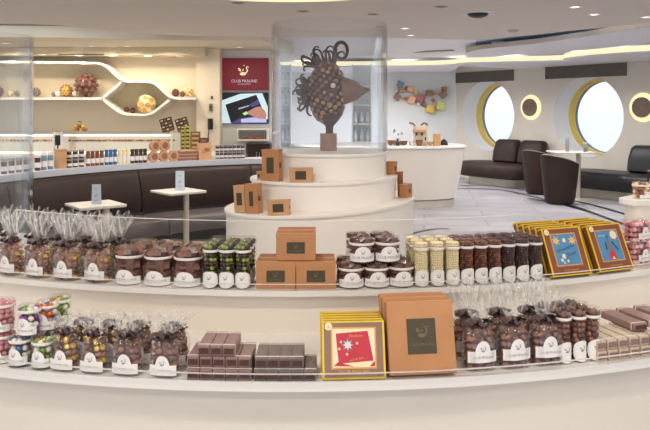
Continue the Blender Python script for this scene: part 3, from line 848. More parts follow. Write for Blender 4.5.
mb = MB(); mb.box((-4.3 * 11 / F, 0, 1.13), (.012, .05, 2.24)); mb.box((4.3 * 11 / F, 0, 1.13), (.012, .05, 2.24)); mb.build('panel_frame', 'white_lacquer', pnl, 0)

# ------------------------------------------------------------------ curved ledge and bench on the left
LC = (.3, 4.8); A0, A1 = R_(-86), R_(-4)
def lp(r, a, z): return Vector((LC[0] + r * math.sin(a), LC[1] + r * math.cos(a), z))
def la(px, r):      # angle at which a circle of radius r about LC crosses the image column px (far side)
    k = (px - 325) / F; qa = k * k + 1; qb = -2 * (k * LC[0] + LC[1]); qc = LC[0] ** 2 + LC[1] ** 2 - r * r
    Y = (-qb + math.sqrt(qb * qb - 4 * qa * qc)) / (2 * qa)
    return math.atan2(k * Y - LC[0], Y - LC[1])
lg = empty('curved_ledge', 'long curved pale ledge above the brown bench, lined with jars', 'ledge', None, (LC[0], LC[1], 0))
mb = MB(); mb.arc((0, 0), 3.04, 3.34, .865, .92, A0, A1, 70, 0, -1); mb.build('ledge_top', 'ledge_white', lg)
mb = MB(); mb.arc((0, 0), 3.12, 3.32, 0, .865, A0, A1, 70, 0, -1); mb.build('ledge_body', 'ledge_white', lg)
bench = empty('curved_bench', 'curved dark brown leather bench under the pale ledge', 'bench', None, (LC[0], LC[1], 0))
segs = [la(-60, 3.0), la(4, 3.0), la(137, 3.0), la(250, 3.0), A1 - .01]
for i in range(4):
    a, b = segs[i] + .0015, segs[i + 1] - .0015
    def fn(u, v, a=a, b=b):
        t = a + (b - a) * u
        prof = [(3.115, .46), (2.90, .46), (2.885, .60), (2.94, .80), (2.975, .848), (3.02, .855), (3.115, .855)]
        k = v * 6; i0 = min(5, int(k)); f = k - i0
        r = prof[i0][0] * (1 - f) + prof[i0 + 1][0] * f; z = prof[i0][1] * (1 - f) + prof[i0 + 1][1] * f
        e = min(u, 1 - u) * (b - a) * 3; r += .018 * max(0, 1 - e / .05) ** 2 if 2.86 < r < 3.0 else 0
        p = lp(r, t, z); return (p.x - LC[0], p.y - LC[1], z)
    mb = MB(); mb.grid(fn, 40, 12); mb.build('backrest', 'leather_brown', bench, 60)
    def fs(u, v, a=a, b=b):
        t = a + (b - a) * u
        prof = [(2.90, .44), (2.60, .452), (2.48, .445), (2.44, .42), (2.43, .36), (2.44, .30), (2.90, .30)]
        k = v * 6; i0 = min(5, int(k)); f = k - i0
        r = prof[i0][0] * (1 - f) + prof[i0 + 1][0] * f; z = prof[i0][1] * (1 - f) + prof[i0 + 1][1] * f
        e = min(u, 1 - u) * (b - a) * 2.7; z -= .012 * max(0, 1 - e / .05) ** 2
        p = lp(r, t, z); return (p.x - LC[0], p.y - LC[1], z)
    mb = MB(); mb.grid(fs, 40, 12); mb.build('seat', 'seat_grey', bench, 60)
mb = MB(); mb.arc((0, 0), 2.52, 3.10, 0, .30, A0, A1 - .02, 60, 0, -1); mb.build('plinth', 'leather_black', bench)

# small square tables with cards
def table_parts(o, w, d, z, m='table_white', pole=.026, off=(0, 0)):
    ox, oy = off
    mb = MB(); mb.box((0, 0, z - .012), (w, d, .024), bev=.008); mb.build('tabletop', m, o)
    mb = MB(); mb.tube([(ox, oy, .012), (ox, oy, z - .024)], pole, 16); mb.build('pole', 'beige_metal', o)
    mb = MB(); mb.lathe([(.001, .0), (.2, .0), (.2, .008), (.04, .016), (.001, .016)], 32, (ox, oy, 0)); mb.build('base', 'beige_metal', o)
tb = [((95.5, 5.6), 'small square cream pedestal table, the left one before brown bench'), ((178.5, 6.4), 'small square cream pedestal table, the right one before brown bench')]
for i, ((px, Y), lab) in enumerate(tb):
    zt = EYE - ((203.5, 190.2)[i] - HZ) * Y / F
    o = empty('bistro_table', lab, 'table', 'pedestal tables before the brown bench', (X_of(px, Y), Y, 0), R_((38, 42)[i]))
    rz_ = R_((38, 42)[i]); sh = (.085, .07)[i]; table_parts(o, .37, .37, zt, off=(sh * math.cos(rz_), -sh * math.sin(rz_)))
    pxc = (96.5, 180)[i]; Yc = Y - .02
    c = empty('menu_card', 'pale blue folded card standing on the %s cream table' % ('left', 'right')[i], 'card', 'folded cards on the cream tables', (X_of(pxc, Yc), Yc, zt + .001), R_(8))
    w2 = 8.6 * Yc / F / 2; hh = 19.5 * Yc / F
    mb = MB()
    mb.add([(-w2, -.025, 0), (w2, -.025, 0), (w2, 0, hh), (-w2, 0, hh), (-w2, .025, 0), (w2, .025, 0)], [(0, 1, 2, 3), (3, 2, 5, 4), (0, 4, 5, 1)])
    mb.build('card_sheet', 'card_blue', c, 0)
    mb = MB(); swan_into(mb, .014, 0, hh * .45, 0)
    mb.box((0, 0, hh * .2), (w2 * 1.0, .001, .004)); mb.box((0, 0, hh * .75), (w2 * .8, .001, .004))
    for k, v in enumerate(mb.v): v.y = -.025 * (1 - v.z / hh) - .0015
    mb.build('printed_mark', 'teal', c, 0)

# ------------------------------------------------------------------ goods on the ledge
def ledge_y(px, back=.10):
    a = la(px, 3.04 + back); return lp(3.04 + back, a, .9205), a
def mini_jar(name, m, r, h, capm='label_white'):
    o = empty(name, 'x', 'jar'); mb = MB()
    mb.lathe([(.001, 0), (r * .95, 0), (r, h * .04), (r, h * .8), (r * .9, h * .84)], 14); mb.build('contents', m, o)
    mb = MB(); mb.lathe([(r * 1.02, h * .8), (r * 1.02, h * .98), (r * .9, h), (.001, h)], 14); mb.build('lid', capm, o)
    mb = MB(); mb.lathe([(r * 1.03, h * .18), (r * 1.03, h * .5)], 14); mb.build('label', 'label_white', o)
    return Proto(o)
mj = {}
def put_mini(key, m, w_px, h_px, xs, desc, group, stack=0, back=.10, capm='label_white', rows=1):
    for j, px in enumerate(xs):
        p, a = ledge_y(px, back); r = w_px * p.y / F / 2 * .96; h = h_px * p.y / F
        if key not in mj: mj[key] = (mini_jar('sweet_jar', m, r, h, capm), h)
        pr, h0 = mj[key]
        for s in range(stack + 1):
            which = ordn(j, len(xs)) if len(xs) > 1 else ''
            lab = (which + ' ' + desc).strip()
            if stack: lab = ('upper ' if s else 'lower ') + lab
            pr.put((p.x, p.y, p.z + s * (h0 + .001)), -a, lab, group)
put_mini('choc0', 'choc', 6, 15, (4, 11.5, 19, 26.5), 'small brown jar on pale ledge, seen through left glass cylinder', 'jars on the ledge behind the glass cylinder', capm='steel')
put_mini('dk', 'choc_dark', 6, 16, (37.5,), 'small dark brown jar on pale ledge just right of left glass cylinder', 'jars on the pale ledge')
put_mini('gy', 'teal', 5.6, 18, (44, 50.5), 'grey blue jar on pale ledge left of the pinkish box', 'grey jars on the pale ledge')
p, a = ledge_y(60.5)
o = empty('gift_box', 'plain pinkish beige box standing upright among jars on pale ledge', 'box', None, p, -a)
w_, h_ = 9.2 * p.y / F, 19.5 * p.y / F
mb = MB(); mb.box((0, 0, h_ * .45), (w_, .07, h_ * .9), bev=.003); mb.build('box_body', 'craft_pale', o)
mb = MB(); mb.box((0, 0, h_ * .95), (w_ + .004, .074, h_ * .1), bev=.003); mb.build('lid', 'craft_pale', o)
put_mini('stk', 'choc_dark', 5.6, 8.6, (69, 75.2, 81.4), 'short dark jar with white label in stacked rows right of pinkish box', 'short stacked jars on the pale ledge', stack=1, capm='steel')
put_mini('br', 'caramel_bead', 4.3, 15, (88, 92.6, 97.2, 101.8), 'slim caramel brown jar on pale ledge', 'slim brown jars on the pale ledge', capm='caramel_bead')
put_mini('bl', 'foil_blue', 4.0, 15.2, (106.6, 110.8, 115), 'slim blue jar on pale ledge', 'slim blue jars on the pale ledge', capm='foil_blue')
put_mini('cr', 'cream_bead', 4.0, 14.4, (119.6, 123.8, 128), 'slim cream jar on pale ledge', 'slim cream jars on the pale ledge', capm='cream_bead')
put_mini('gr', 'dark_bead', 4.1, 14, (132.4, 136.6, 140.8, 145), 'slim dark grey jar on pale ledge', 'slim dark jars on the pale ledge', capm='dark_bead')
# round tins
tin_o = empty('round_tin', 'x', 'tin'); mb = MB(); rt = .055
mb.lathe([(.001, 0), (rt * .97, 0), (rt, .004), (rt, .04)], 28, tilt=Matrix.Rotation(R_(90), 3, 'X')); mb.build('tin_body', 'craft', tin_o)
mb = MB(); mb.lathe([(rt * 1.03, .03), (rt * 1.03, .044), (rt, .048), (.001, .048)], 28, tilt=Matrix.Rotation(R_(90), 3, 'X')); mb.build('lid', 'craft_pale', tin_o)
mb = MB(); mb.lathe([(rt * .6, .0485), (.001, .0485)], 24, tilt=Matrix.Rotation(R_(90), 3, 'X')); mb.build('label', 'choc_milk', tin_o)
tin = Proto(tin_o)
for j, px in enumerate((152.5, 162.5, 171.8)):
    p, a = ledge_y(px, .1); tin.put((p.x, p.y, p.z + rt * 1.03), -a, '%s orange brown round tin in lower row on pale ledge' % ordn(j, 3), 'round tins on the pale ledge')
for j, px in enumerate((153.6, 163.2)):
    p, a = ledge_y(px, .1); tin.put((p.x, p.y, p.z + rt * 3.0), -a, '%s orange brown round tin in upper row on pale ledge' % ordn(j, 2), 'round tins on the pale ledge')
for k in range(3):
    p, a = ledge_y(187.2, .14); w_ = 17.5 * p.y / F
    o = empty('flat_box', '%s of three flat reddish brown boxes stacked on pale ledge' % ['bottom', 'middle', 'top'][k], 'box', 'flat reddish boxes stacked on the ledge', (p.x + (k - 1) * .008, p.y, p.z + k * .0355), -a)
    mb = MB(); mb.box((0, 0, .012), (w_, .12, .024)); mb.build('box_body', 'choc_rose', o, 0)
    mb = MB(); mb.box((0, 0, .029), (w_ + .006, .126, .012), bev=.002); mb.build('lid', 'craft_pale', o, 0)
p, a = ledge_y(204, .1); w_, h_ = 13.4 * p.y / F, 16.8 * p.y / F
o = empty('paper_bag', 'pale brown paper bag with small printed mark on pale ledge', 'bag', None, p, -a)
mb = MB()
mb.add([(-w_ / 2, -.045, 0), (w_ / 2, -.045, 0), (w_ / 2, .045, 0), (-w_ / 2, .045, 0), (-w_ / 2, -.02, h_), (w_ / 2, -.02, h_), (w_ / 2, .02, h_), (-w_ / 2, .02, h_)],
       [(3, 2, 1, 0), (0, 1, 5, 4), (1, 2, 6, 5), (2, 3, 7, 6), (3, 0, 4, 7), (4, 5, 6, 7)]); mb.build('bag_body', 'craft_pale', o, 0)
mb = MB(); mb.box((.02, -.034, h_ * .62), (.05, .006, .03), rot=Matrix.Rotation(R_(-8), 3, 'X')); mb.build('label', 'choc_milk', o, 0)
p0, a0 = ledge_y(228.5, .16); w_ = 34 * p0.y / F
o = empty('jar_tray', 'clear tray holding rows of dark jars at right end of pale ledge', 'tray', None, p0, -a0)
mb = MB(); mb.box((0, 0, .003), (w_, .2, .006)); mb.build('tray_base', 'acrylic', o, 0)
for sx, sy, dx, dy in ((0, -.098, w_, .004), (0, .098, w_, .004), (-w_ / 2, 0, .004, .2), (w_ / 2, 0, .004, .2)):
    mb = MB(); mb.box((sx, sy, .075), (dx, dy, .14)); mb.build('side_panel', 'acrylic', o, 0)
mjt = mini_jar('sweet_jar', 'dark_bead', .021, .072, 'steel')
for s in range(2):
    for k in range(7):
        q = p0 + Matrix.Rotation(-a0, 3, 'Z') @ Vector(((k - 3) * .0475, -.06, .0065 + s * .073))
        mjt.put(q, -a0, '%s dark jar in the %s row of the clear tray' % (ordn(k, 7), ['lower', 'upper'][s]), 'jars in the clear tray')

# ------------------------------------------------------------------ far room: bar, sofas, chairs, table
def superell(a, b, n=56, e=2.6):
    out = []
    for k in range(n):
        t = 2 * math.pi * k / n; c, s = math.cos(t), math.sin(t)
        out.append((a * math.copysign(abs(c) ** (2 / e), c), b * math.copysign(abs(s) ** (2 / e), s)))
    return out
def loft(mb, rings, m=0, cap0=True, cap1=True):
    n = len(rings[0]); vs = [p for r in rings for p in r]
    fs = [(i * n + k, i * n + (k + 1) % n, (i + 1) * n + (k + 1) % n, (i + 1) * n + k) for i in range(len(rings) - 1) for k in range(n)]
    if cap0: fs.append(tuple(range(n - 1, -1, -1)))
    if cap1: fs.append(tuple((len(rings) - 1) * n + k for k in range(n)))
    mb.add(vs, fs, m)
BX, BY = .82, 11.0
bar = empty('bar_counter', 'rounded cream bar counter with tapered front right of the pedestal', 'counter', None, (BX, BY, 0))
mb = MB(); loft(mb, [[(x, y, z) for x, y in superell(1.36 - d, .80 - d)] for z, d in ((.10, .20), (.12, .16), (.5, .08), (.875, .02))]); mb.build('bar_front', 'white_counter', bar)
mb = MB(); loft(mb, [[(x, y, z) for x, y in superell(1.36 - d, .80 - d)] for z, d in ((.876, .03), (.884, 0), (.906, 0), (.912, .01))]); mb.build('countertop', 'white_lacquer', bar)
mb = MB(); loft(mb, [[(x, y, z) for x, y in superell(1.18, .62)] for z in (0, .10)]); mb.build('kick_base', 'beige_metal', bar)
def on_bar(px, back=0):
    # a point on the bar top seen in image column px, `back` metres behind the front line
    Y = 10.62 + back; return Vector((X_of(px, Y), Y, .913))
# coffee machine
p = on_bar(419, .12)
o = empty('coffee_machine', 'cream coffee machine with dark spouts standing on the bar', 'coffee machine', None, p)
mb = MB(); mb.box((.03, .06, .15), (.20, .22, .30), bev=.015); mb.build('machine_body', 'machine', o)
mb = MB(); mb.box((-.03, -.07, .03), (.24, .16, .06), bev=.006); mb.build('drip_tray', 'beige_metal', o)
mb = MB(); mb.box((0, -.06, .215), (.2, .06, .05), bev=.01); mb.build('brew_head', 'craft_pale', o)
for sx in (-.05, .03):
    mb = MB(); mb.tube([(sx, -.09, .20), (sx, -.09, .15)], .014, 8); mb.build('spout', 'ink', o)
mb = MB(); mb.tube([(-.06, 0, .30), (-.10, -.02, .33), (-.15, -.02, .345)], .014, 8); mb.build('lever', 'bowl_brown', o)
mb = MB(); mb.tube([(.03, .0, .30), (.07, -.02, .34), (.11, -.01, .33), (.13, 0, .30)], .014, 8); mb.build('lever', 'bowl_brown', o)
def bowl(px, wpx, m, label, back=0, hpx=4, name='bowl', stemmed=False):
    p = on_bar(px, back); r = wpx * p.y / F / 2; h = hpx * p.y / F
    o = empty(name, label, 'bowl', None, p)
    mb = MB(); mb.lathe([(.001, .004), (r * .5, .006), (r * .85, h * .4), (r, h), (r * .96, h), (r * .8, h * .45), (r * .4, .012), (.001, .012)], 22); mb.build('bowl_body', m, o)
    mb = MB(); mb.lathe([(.001, h * .8), (r * .9, h * .78)], 18); c = mb.build('contents', 'choc_milk', o); c['kind'] = 'stuff'
    return o
bowl(390.5, 6, 'bowl_brown', 'leftmost brown bowl on the bar beside the glass tube', 0, 5.4)
bowl(404.5, 6.4, 'bowl_brown', 'brown bowl left of the coffee machine on the bar', 0, 4.6)
bowl(419.2, 7.4, 'bowl_brown', 'brown bowl in front of the coffee machine on the bar', -.12, 6.2)
bowl(430, 6, 'almond', 'pale orange bowl right of the coffee machine on the bar', -.1, 4.2)
for k, (px, hp, m, lab) in enumerate(((394.5, 16, 'jar_glass', 'tall clear glass jar left end of the bar'), (398.3, 12, 'jar_glass', 'clear glass jar beside the dark carafe on the bar'), (401.6, 13, 'jar_glass', 'clear glass jar left of coffee machine on the bar'))):
    p = on_bar(px, .18); r = .026; h = hp * p.y / F
    o = empty('glass_jar', lab, 'jar', 'clear glass jars on the bar', p)
    mb = MB(); mb.lathe([(.001, .0), (r, 0), (r * 1.05, h * .6), (r * .7, h * .8)], 16); mb.build('glass_body', m, o)
    mb = MB(); mb.lathe([(.001, .004), (r * .9, .004), (r * .92, h * .3), (.001, h * .3)], 14); c = mb.build('contents', 'choc_rose', o); c['kind'] = 'stuff'
    mb = MB(); mb.lathe([(r * .75, h * .8), (r * .75, h * .86), (.012, h * .9), (.014, h * .98), (.001, h)], 14); mb.build('lid', 'steel', o)
p = on_bar(397.6, -.04); o = empty('carafe', 'small dark carafe between glass jars on the bar', 'carafe', None, p)
mb = MB(); mb.lathe([(.001, 0), (.022, 0), (.028, .03), (.014, .09), (.018, .11), (.001, .11)], 14); mb.build('carafe_body', 'ink', o)
mb = MB(); mb.tube([(.016, 0, .1), (.04, 0, .08), (.026, 0, .03)], .004, 6); mb.build('handle', 'ink', o)
p = on_bar(411.8, -.1)
for k in range(2):
    o = empty('cup', '%s small white cup before the coffee machine on the bar' % ['left', 'right'][k], 'cup', 'white cups before the coffee machine', p + Vector((k * .055, 0, 0)))
    mb = MB(); mb.lathe([(.001, 0), (.017, 0), (.024, .05), (.022, .05), (.016, .006), (.001, .006)], 16); mb.build('cup_body', 'label_white', o)
    mb = MB(); mb.tube([(.022, -.004, .04), (.036, -.004, .03), (.02, -.004, .014)], .003, 6); mb.build('handle', 'label_white', o)
p = on_bar(436.8, -.1); o = empty('wooden_box', 'upright pale wooden box at right on the bar', 'box', None, p)
mb = MB(); mb.box((0, 0, .092), (.105, .08, .184), bev=.004); mb.build('box_body', 'craft_pale', o)
mb = MB(); mb.box((0, -.042, .1), (.07, .004, .12)); mb.build('front_panel', 'almond', o, 0)
p = on_bar(425.5, -.12); o = empty('bottle_stopper_jar', 'slim clear jar with dark stopper on the bar', 'jar', None, p)
mb = MB(); mb.lathe([(.001, 0), (.014, 0), (.014, .07), (.008, .085)], 12); mb.build('glass_body', 'jar_glass', o)
mb = MB(); mb.lathe([(.001, .135), (.011, .13), (.011, .085), (.001, .085)], 12); mb.build('stopper', 'ink', o)
p = on_bar(444, .2); o = empty('grinder_lid', 'dark domed lid beside wooden box on the bar', 'lid', None, p)
mb = MB(); mb.lathe([(.062, 0), (.06, .02), (.05, .055), (.03, .08), (.001, .088)], 20); mb.build('dome', 'leather_brown', o)
mb = MB(); mb.ball((0, 0, .094), .01, 0, 2); mb.build('knob', 'ink', o)

# wall relief of coloured blocks
art = empty('wall_relief', 'wall relief of small coloured blocks on the pale end wall above the bar', 'artwork', None, (X_of(420, YA), YA - .001, at(0, 96, YA).z))
def rel(px, py): return (X_of(px, YA) - art.location.x, at(0, py, YA).z - art.location.z)
blocks = [(400, 84.5, 6, 'teal', 20), (397, 97, 6, 'taupe', 35), (410, 89, 6, 'peach', 5), (406.8, 88.6, 3.4, 'choc_rose', 5), (411, 100, 7, 'peach', 20), (420, 98, 6.6, 'rose', 40), (429, 93.5, 6, 'taupe', 0), (429.4, 109.2, 7.4, 'mustard', 15), (439.8, 106, 7.4, 'lime', 10), (442.4, 94.5, 6.4, 'taupe', 50),
          (403, 91, 3.4, 'almond', 30), (415.5, 93, 3.6, 'mustard', 10), (424, 103.5, 3.8, 'taupe', 25), (434.5, 93, 3.2, 'peach', 40), (444.6, 89, 4, 'craft', 10), (396, 90.5, 3.2, 'label_white', 15), (405.5, 98.6, 3.4, 'craft', 45), (435, 108, 3.6, 'almond', 5), (418, 104, 3.2, 'label_white', 30), (433, 100.5, 3.6, 'rose', 60)]
for px, py, d, m, r in blocks:
    x, z = rel(px, py); dd = d * YA / F
    mb = MB(); mb.box((x, -dd / 2 - .012, z), (dd, dd, dd), bev=.008, rot=Matrix.Rotation(R_(r), 3, 'Y')); mb.build('block', m, art)
for (a, b, m) in (((398, 97), (411, 100), 'peach'), ((411, 89), (414, 97), 'label_white'), ((411, 100), (429, 109), 'taupe'), ((429, 94), (443, 93), 'peach'), ((420, 97), (429, 94), 'almond'), ((429, 109), (440, 106), 'rose'), ((400, 85), (398, 97), 'peach'), ((442, 87), (443, 99), 'craft')):
    xa_, za_ = rel(*a); xb_, zb_ = rel(*b)
    mb = MB(); mb.tube([(xa_, -.02, za_), (xb_, -.02, zb_)], .018, 6); mb.build('connecting_bar', m, art)

def wall_at(px, n_off, z=0):
    """point n_off metres in front of the porthole wall, seen in image column px"""
    k = (px - 325) / F; d = Vector((k, 1, 0)); base = W0 + NRM * n_off
    Y = (base - Vector((0, 0, 0))).dot(NRM) / d.dot(NRM); return Vector((k * Y, Y, z))
def rounded_box_ring(w, d, r, n=6):
    pts = []
    for cx, cy, a0 in ((w / 2 - r, d / 2 - r, 0), (-w / 2 + r, d / 2 - r, 90), (-w / 2 + r, -d / 2 + r, 180), (w / 2 - r, -d / 2 + r, 270)):
        for k in range(n + 1):
            a = R_(a0 + 90 * k / n); pts.append((cx + r * math.cos(a), cy + r * math.sin(a)))
    return pts
def cushion(mb, c, w, d, h, r=.08, lean=0, taper=0):
    rings = []
    for z, s in ((0, .05), (.03, .01), (h * .5, 0), (h - .05, .01), (h - .015, .03), (h, .06)):
        rr = rounded_box_ring(w - 2 * s - taper * z / h, d - 2 * s, min(r, d / 2 - s - .001))
        rings.append([(c[0] + x, c[1] + y + lean * z / h, c[2] + z) for x, y in rr])
    loft(mb, rings)
def sofa(px, label, W, m, backs):
    p = wall_at(px, .52)
    o = empty('sofa', label, 'sofa', None, p, ANG)
    mb = MB(); cushion(mb, (0, 0, .16), W, .86, .27, .35); mb.build('seat', m, o, 50)
    mb = MB(); loft(mb, [[(x, y + .06, z) for x, y in rounded_box_ring(W - .35, .62, .3)] for z in (0, .16)]); mb.build('plinth', 'beige_metal', o)
    for x, w_ in backs:
        mb = MB(); cushion(mb, (x, .26, .43), w_, .26, .44, .1, lean=.10, taper=.06); mb.build('back_cushion', m, o, 50)
    return o
sofa(497, 'dark brown sofa with two back cushions below the left porthole', 1.7, 'leather_brown', [(-.02, .62), (.60, .62)])
sofa(634, 'black sofa with high back cushions below the right porthole', 2.5, 'leather_black', [(.12, .8), (.93, .8)])
def tub_chair(px, Y, rz, label, m='leather_brown'):
    o = empty('tub_chair', label, 'chair', 'dark tub chairs by the porthole table', (X_of(px, Y), Y, 0), rz)
    # shell open towards local +x; back towards -x
    def top(a):   # a = angle from the back, height of rim
        return .76 - .14 * min(1, abs(a) / R_(115)) ** 1.6
    NA = 40; amax = R_(128)
    def outer(u, v):
        a = -amax + 2 * amax * u; r = (.215 + .075 * (v ** .8)); z = .03 + (top(a) - .03) * v
        return (-r * math.cos(a) * 1.02, r * math.sin(a), z)
    def inner(u, v):
        a = -amax + 2 * amax * u; r = (.20 + .04 * v); z = .42 + (top(a) - .42) * v
        return (-r * math.cos(a), r * math.sin(a), z)
    mb = MB(); mb.grid(outer, NA, 10); mb.build('outer_shell', m, o, 60)
    mb = MB(); mb.grid(inner, NA, 6)
    mb.grid(lambda u, v: tuple(Vector(outer(u, 1)).lerp(Vector(inner(u, 1)), v) + Vector((0, 0, .015 * math.sin(math.pi * v)))), NA, 4); mb.build('inner_lining', 'seat_grey', o, 60)  # paler grey lining puts the light falling inside the shell into its colour
    mb = MB(); mb.lathe([(.001, .45), (.16, .45), (.195, .435), (.205, .40), (.205, .30), (.001, .30)], 32, (.015, 0, 0)); mb.build('seat', m, o)
    mb = MB(); mb.lathe([(.001, 0), (.20, 0), (.20, .03), (.001, .03)], 32); mb.build('base', 'dark_metal', o)
    return o
tub_chair(539, 12.2, R_(35), 'dark tub chair standing farther back, nearer the brown sofa')
tub_chair(559.5, 10.95, R_(28), 'nearest dark brown tub chair, seen from behind, left of white table')
tub_chair(663, 9.7, R_(150), 'dark tub chair cut off by right edge, before the black sofa')
Yt = 11.45
o = empty('side_table', 'tall white table between dark tub chair and black sofa', 'table', None, (X_of(574, Yt), Yt, 0))
zt = EYE - 41.2 * Yt / F
mb = MB(); mb.box((-.05, 0, zt - .012), (.66, .5, .024), bev=.008); mb.build('tabletop', 'table_white', o)
mb = MB(); mb.tube([(.07, 0, .012), (.07, 0, zt - .024)], .036, 16); mb.build('pole', 'beige_metal', o)
mb = MB(); mb.lathe([(.001, 0), (.24, 0), (.24, .01), (.05, .02), (.001, .02)], 32, (.07, 0, 0)); mb.build('base', 'beige_metal', o)
p = Vector((X_of(567.3, Yt - .1), Yt - .1, zt + .001)); o = empty('menu_stand', 'slim grey menu stand on the white table by the right porthole', 'menu stand', None, p)
mb = MB(); mb.box((0, 0, .11), (.055, .03, .22), bev=.004); mb.build('holder', 'steel', o)
mb = MB(); mb.box((0, -.016, .13), (.04, .004, .12)); mb.build('menu_sheet', 'ink_grey', o, 0)
p = Vector((X_of(585.3, Yt - .16), Yt - .16, zt + .001)); o = empty('napkin_holder', 'short grey napkin holder at right on the white table', 'napkin holder', None, p)
mb = MB(); mb.box((0, 0, .065), (.07, .05, .13), bev=.006); mb.build('holder', 'steel', o)
mb = MB(); mb.box((0, 0, .135), (.06, .03, .02)); mb.build('napkins', 'label_white', o, 0)

# ------------------------------------------------------------------ round stepped pedestal with glass tube and chocolate fish
PX, PY = .03, 4.72
ped = empty('stepped_pedestal', 'white round three step pedestal in the middle of the room', 'pedestal', None, (PX, PY, 0))
def tilt(k): return Matrix.Rotation(-math.atan(k), 3, 'Y')
TILT1, TILT2 = .062, .02
Z1, Z2, Z3 = .842, 1.014, 1.178
def tier(name, r, z0, z1, k, ox=0):
    mb = MB(); n = 96; vs = []; fs = []
    prof = [(r - .012, None), (r - .012, z1 - .02), (r, z1 - .018), (r, z1 - .003), (r - .003, z1), (.001, z1)]
    for rr, z in prof:
        for j in range(n):
            a = 2 * math.pi * j / n; x, y = rr * math.cos(a), rr * math.sin(a)
            vs.append((x + ox, y, z0 if z is None else z + k * x))
    for i in range(len(prof) - 1):
        for j in range(n): fs.append((i * n + j, i * n + (j + 1) % n, (i + 1) * n + (j + 1) % n, (i + 1) * n + j))
    mb.add(vs, fs); return mb.build(name, 'pedestal_white', ped, 40)
tier('lower_tier', .632, 0, Z1, TILT1, -.066)
tier('middle_tier', .492, Z1 - .06, Z2, TILT2, -.038)
tier('upper_tier', .392, Z2 - .03, Z3, 0)
def tube_case(name, label, cx, cy, r, z0, z1):
    o = empty(name, label, 'glass case', None, (cx, cy, z0 + .001))
    H = z1 - z0
    mb = MB(); mb.lathe([(r, 0), (r, H)], 96); mb.build('outer_glass', 'tube_glass', o)
    mb = MB(); mb.lathe([(r - .012, 0), (r - .012, H)], 96); mb.build('inner_glass', 'tube_glass', o)
    mb = MB(); mb.lathe([(r - .012, H), (r, H)], 96); mb.build('rim', 'acrylic_edge', o)
    return o
tube_case('glass_cylinder', 'clear glass cylinder around the chocolate fish on the pedestal', PX, PY, .386, Z3, EYE + 86 * PY / F)
LX, LY = X_of(-20, 4.3), 4.3
o = empty('side_pedestal', 'round white pedestal under left glass cylinder behind the gift bags', 'pedestal', None, (LX, LY, 0))
mb = MB(); mb.lathe([(.001, 0), (.35, 0), (.35, .62), (.001, .62)], 64); mb.build('pedestal_body', 'white_counter', o)
mb = MB(); mb.lathe([(.001, .621), (.36, .621), (.36, .64), (.001, .64)], 64); mb.build('top_plate', 'white_lacquer', o)
tube_case('glass_cylinder', 'clear glass cylinder at the left edge before the curved ledge', LX, LY, 49.6 * LY / F, .64, EYE + 74 * LY / F)

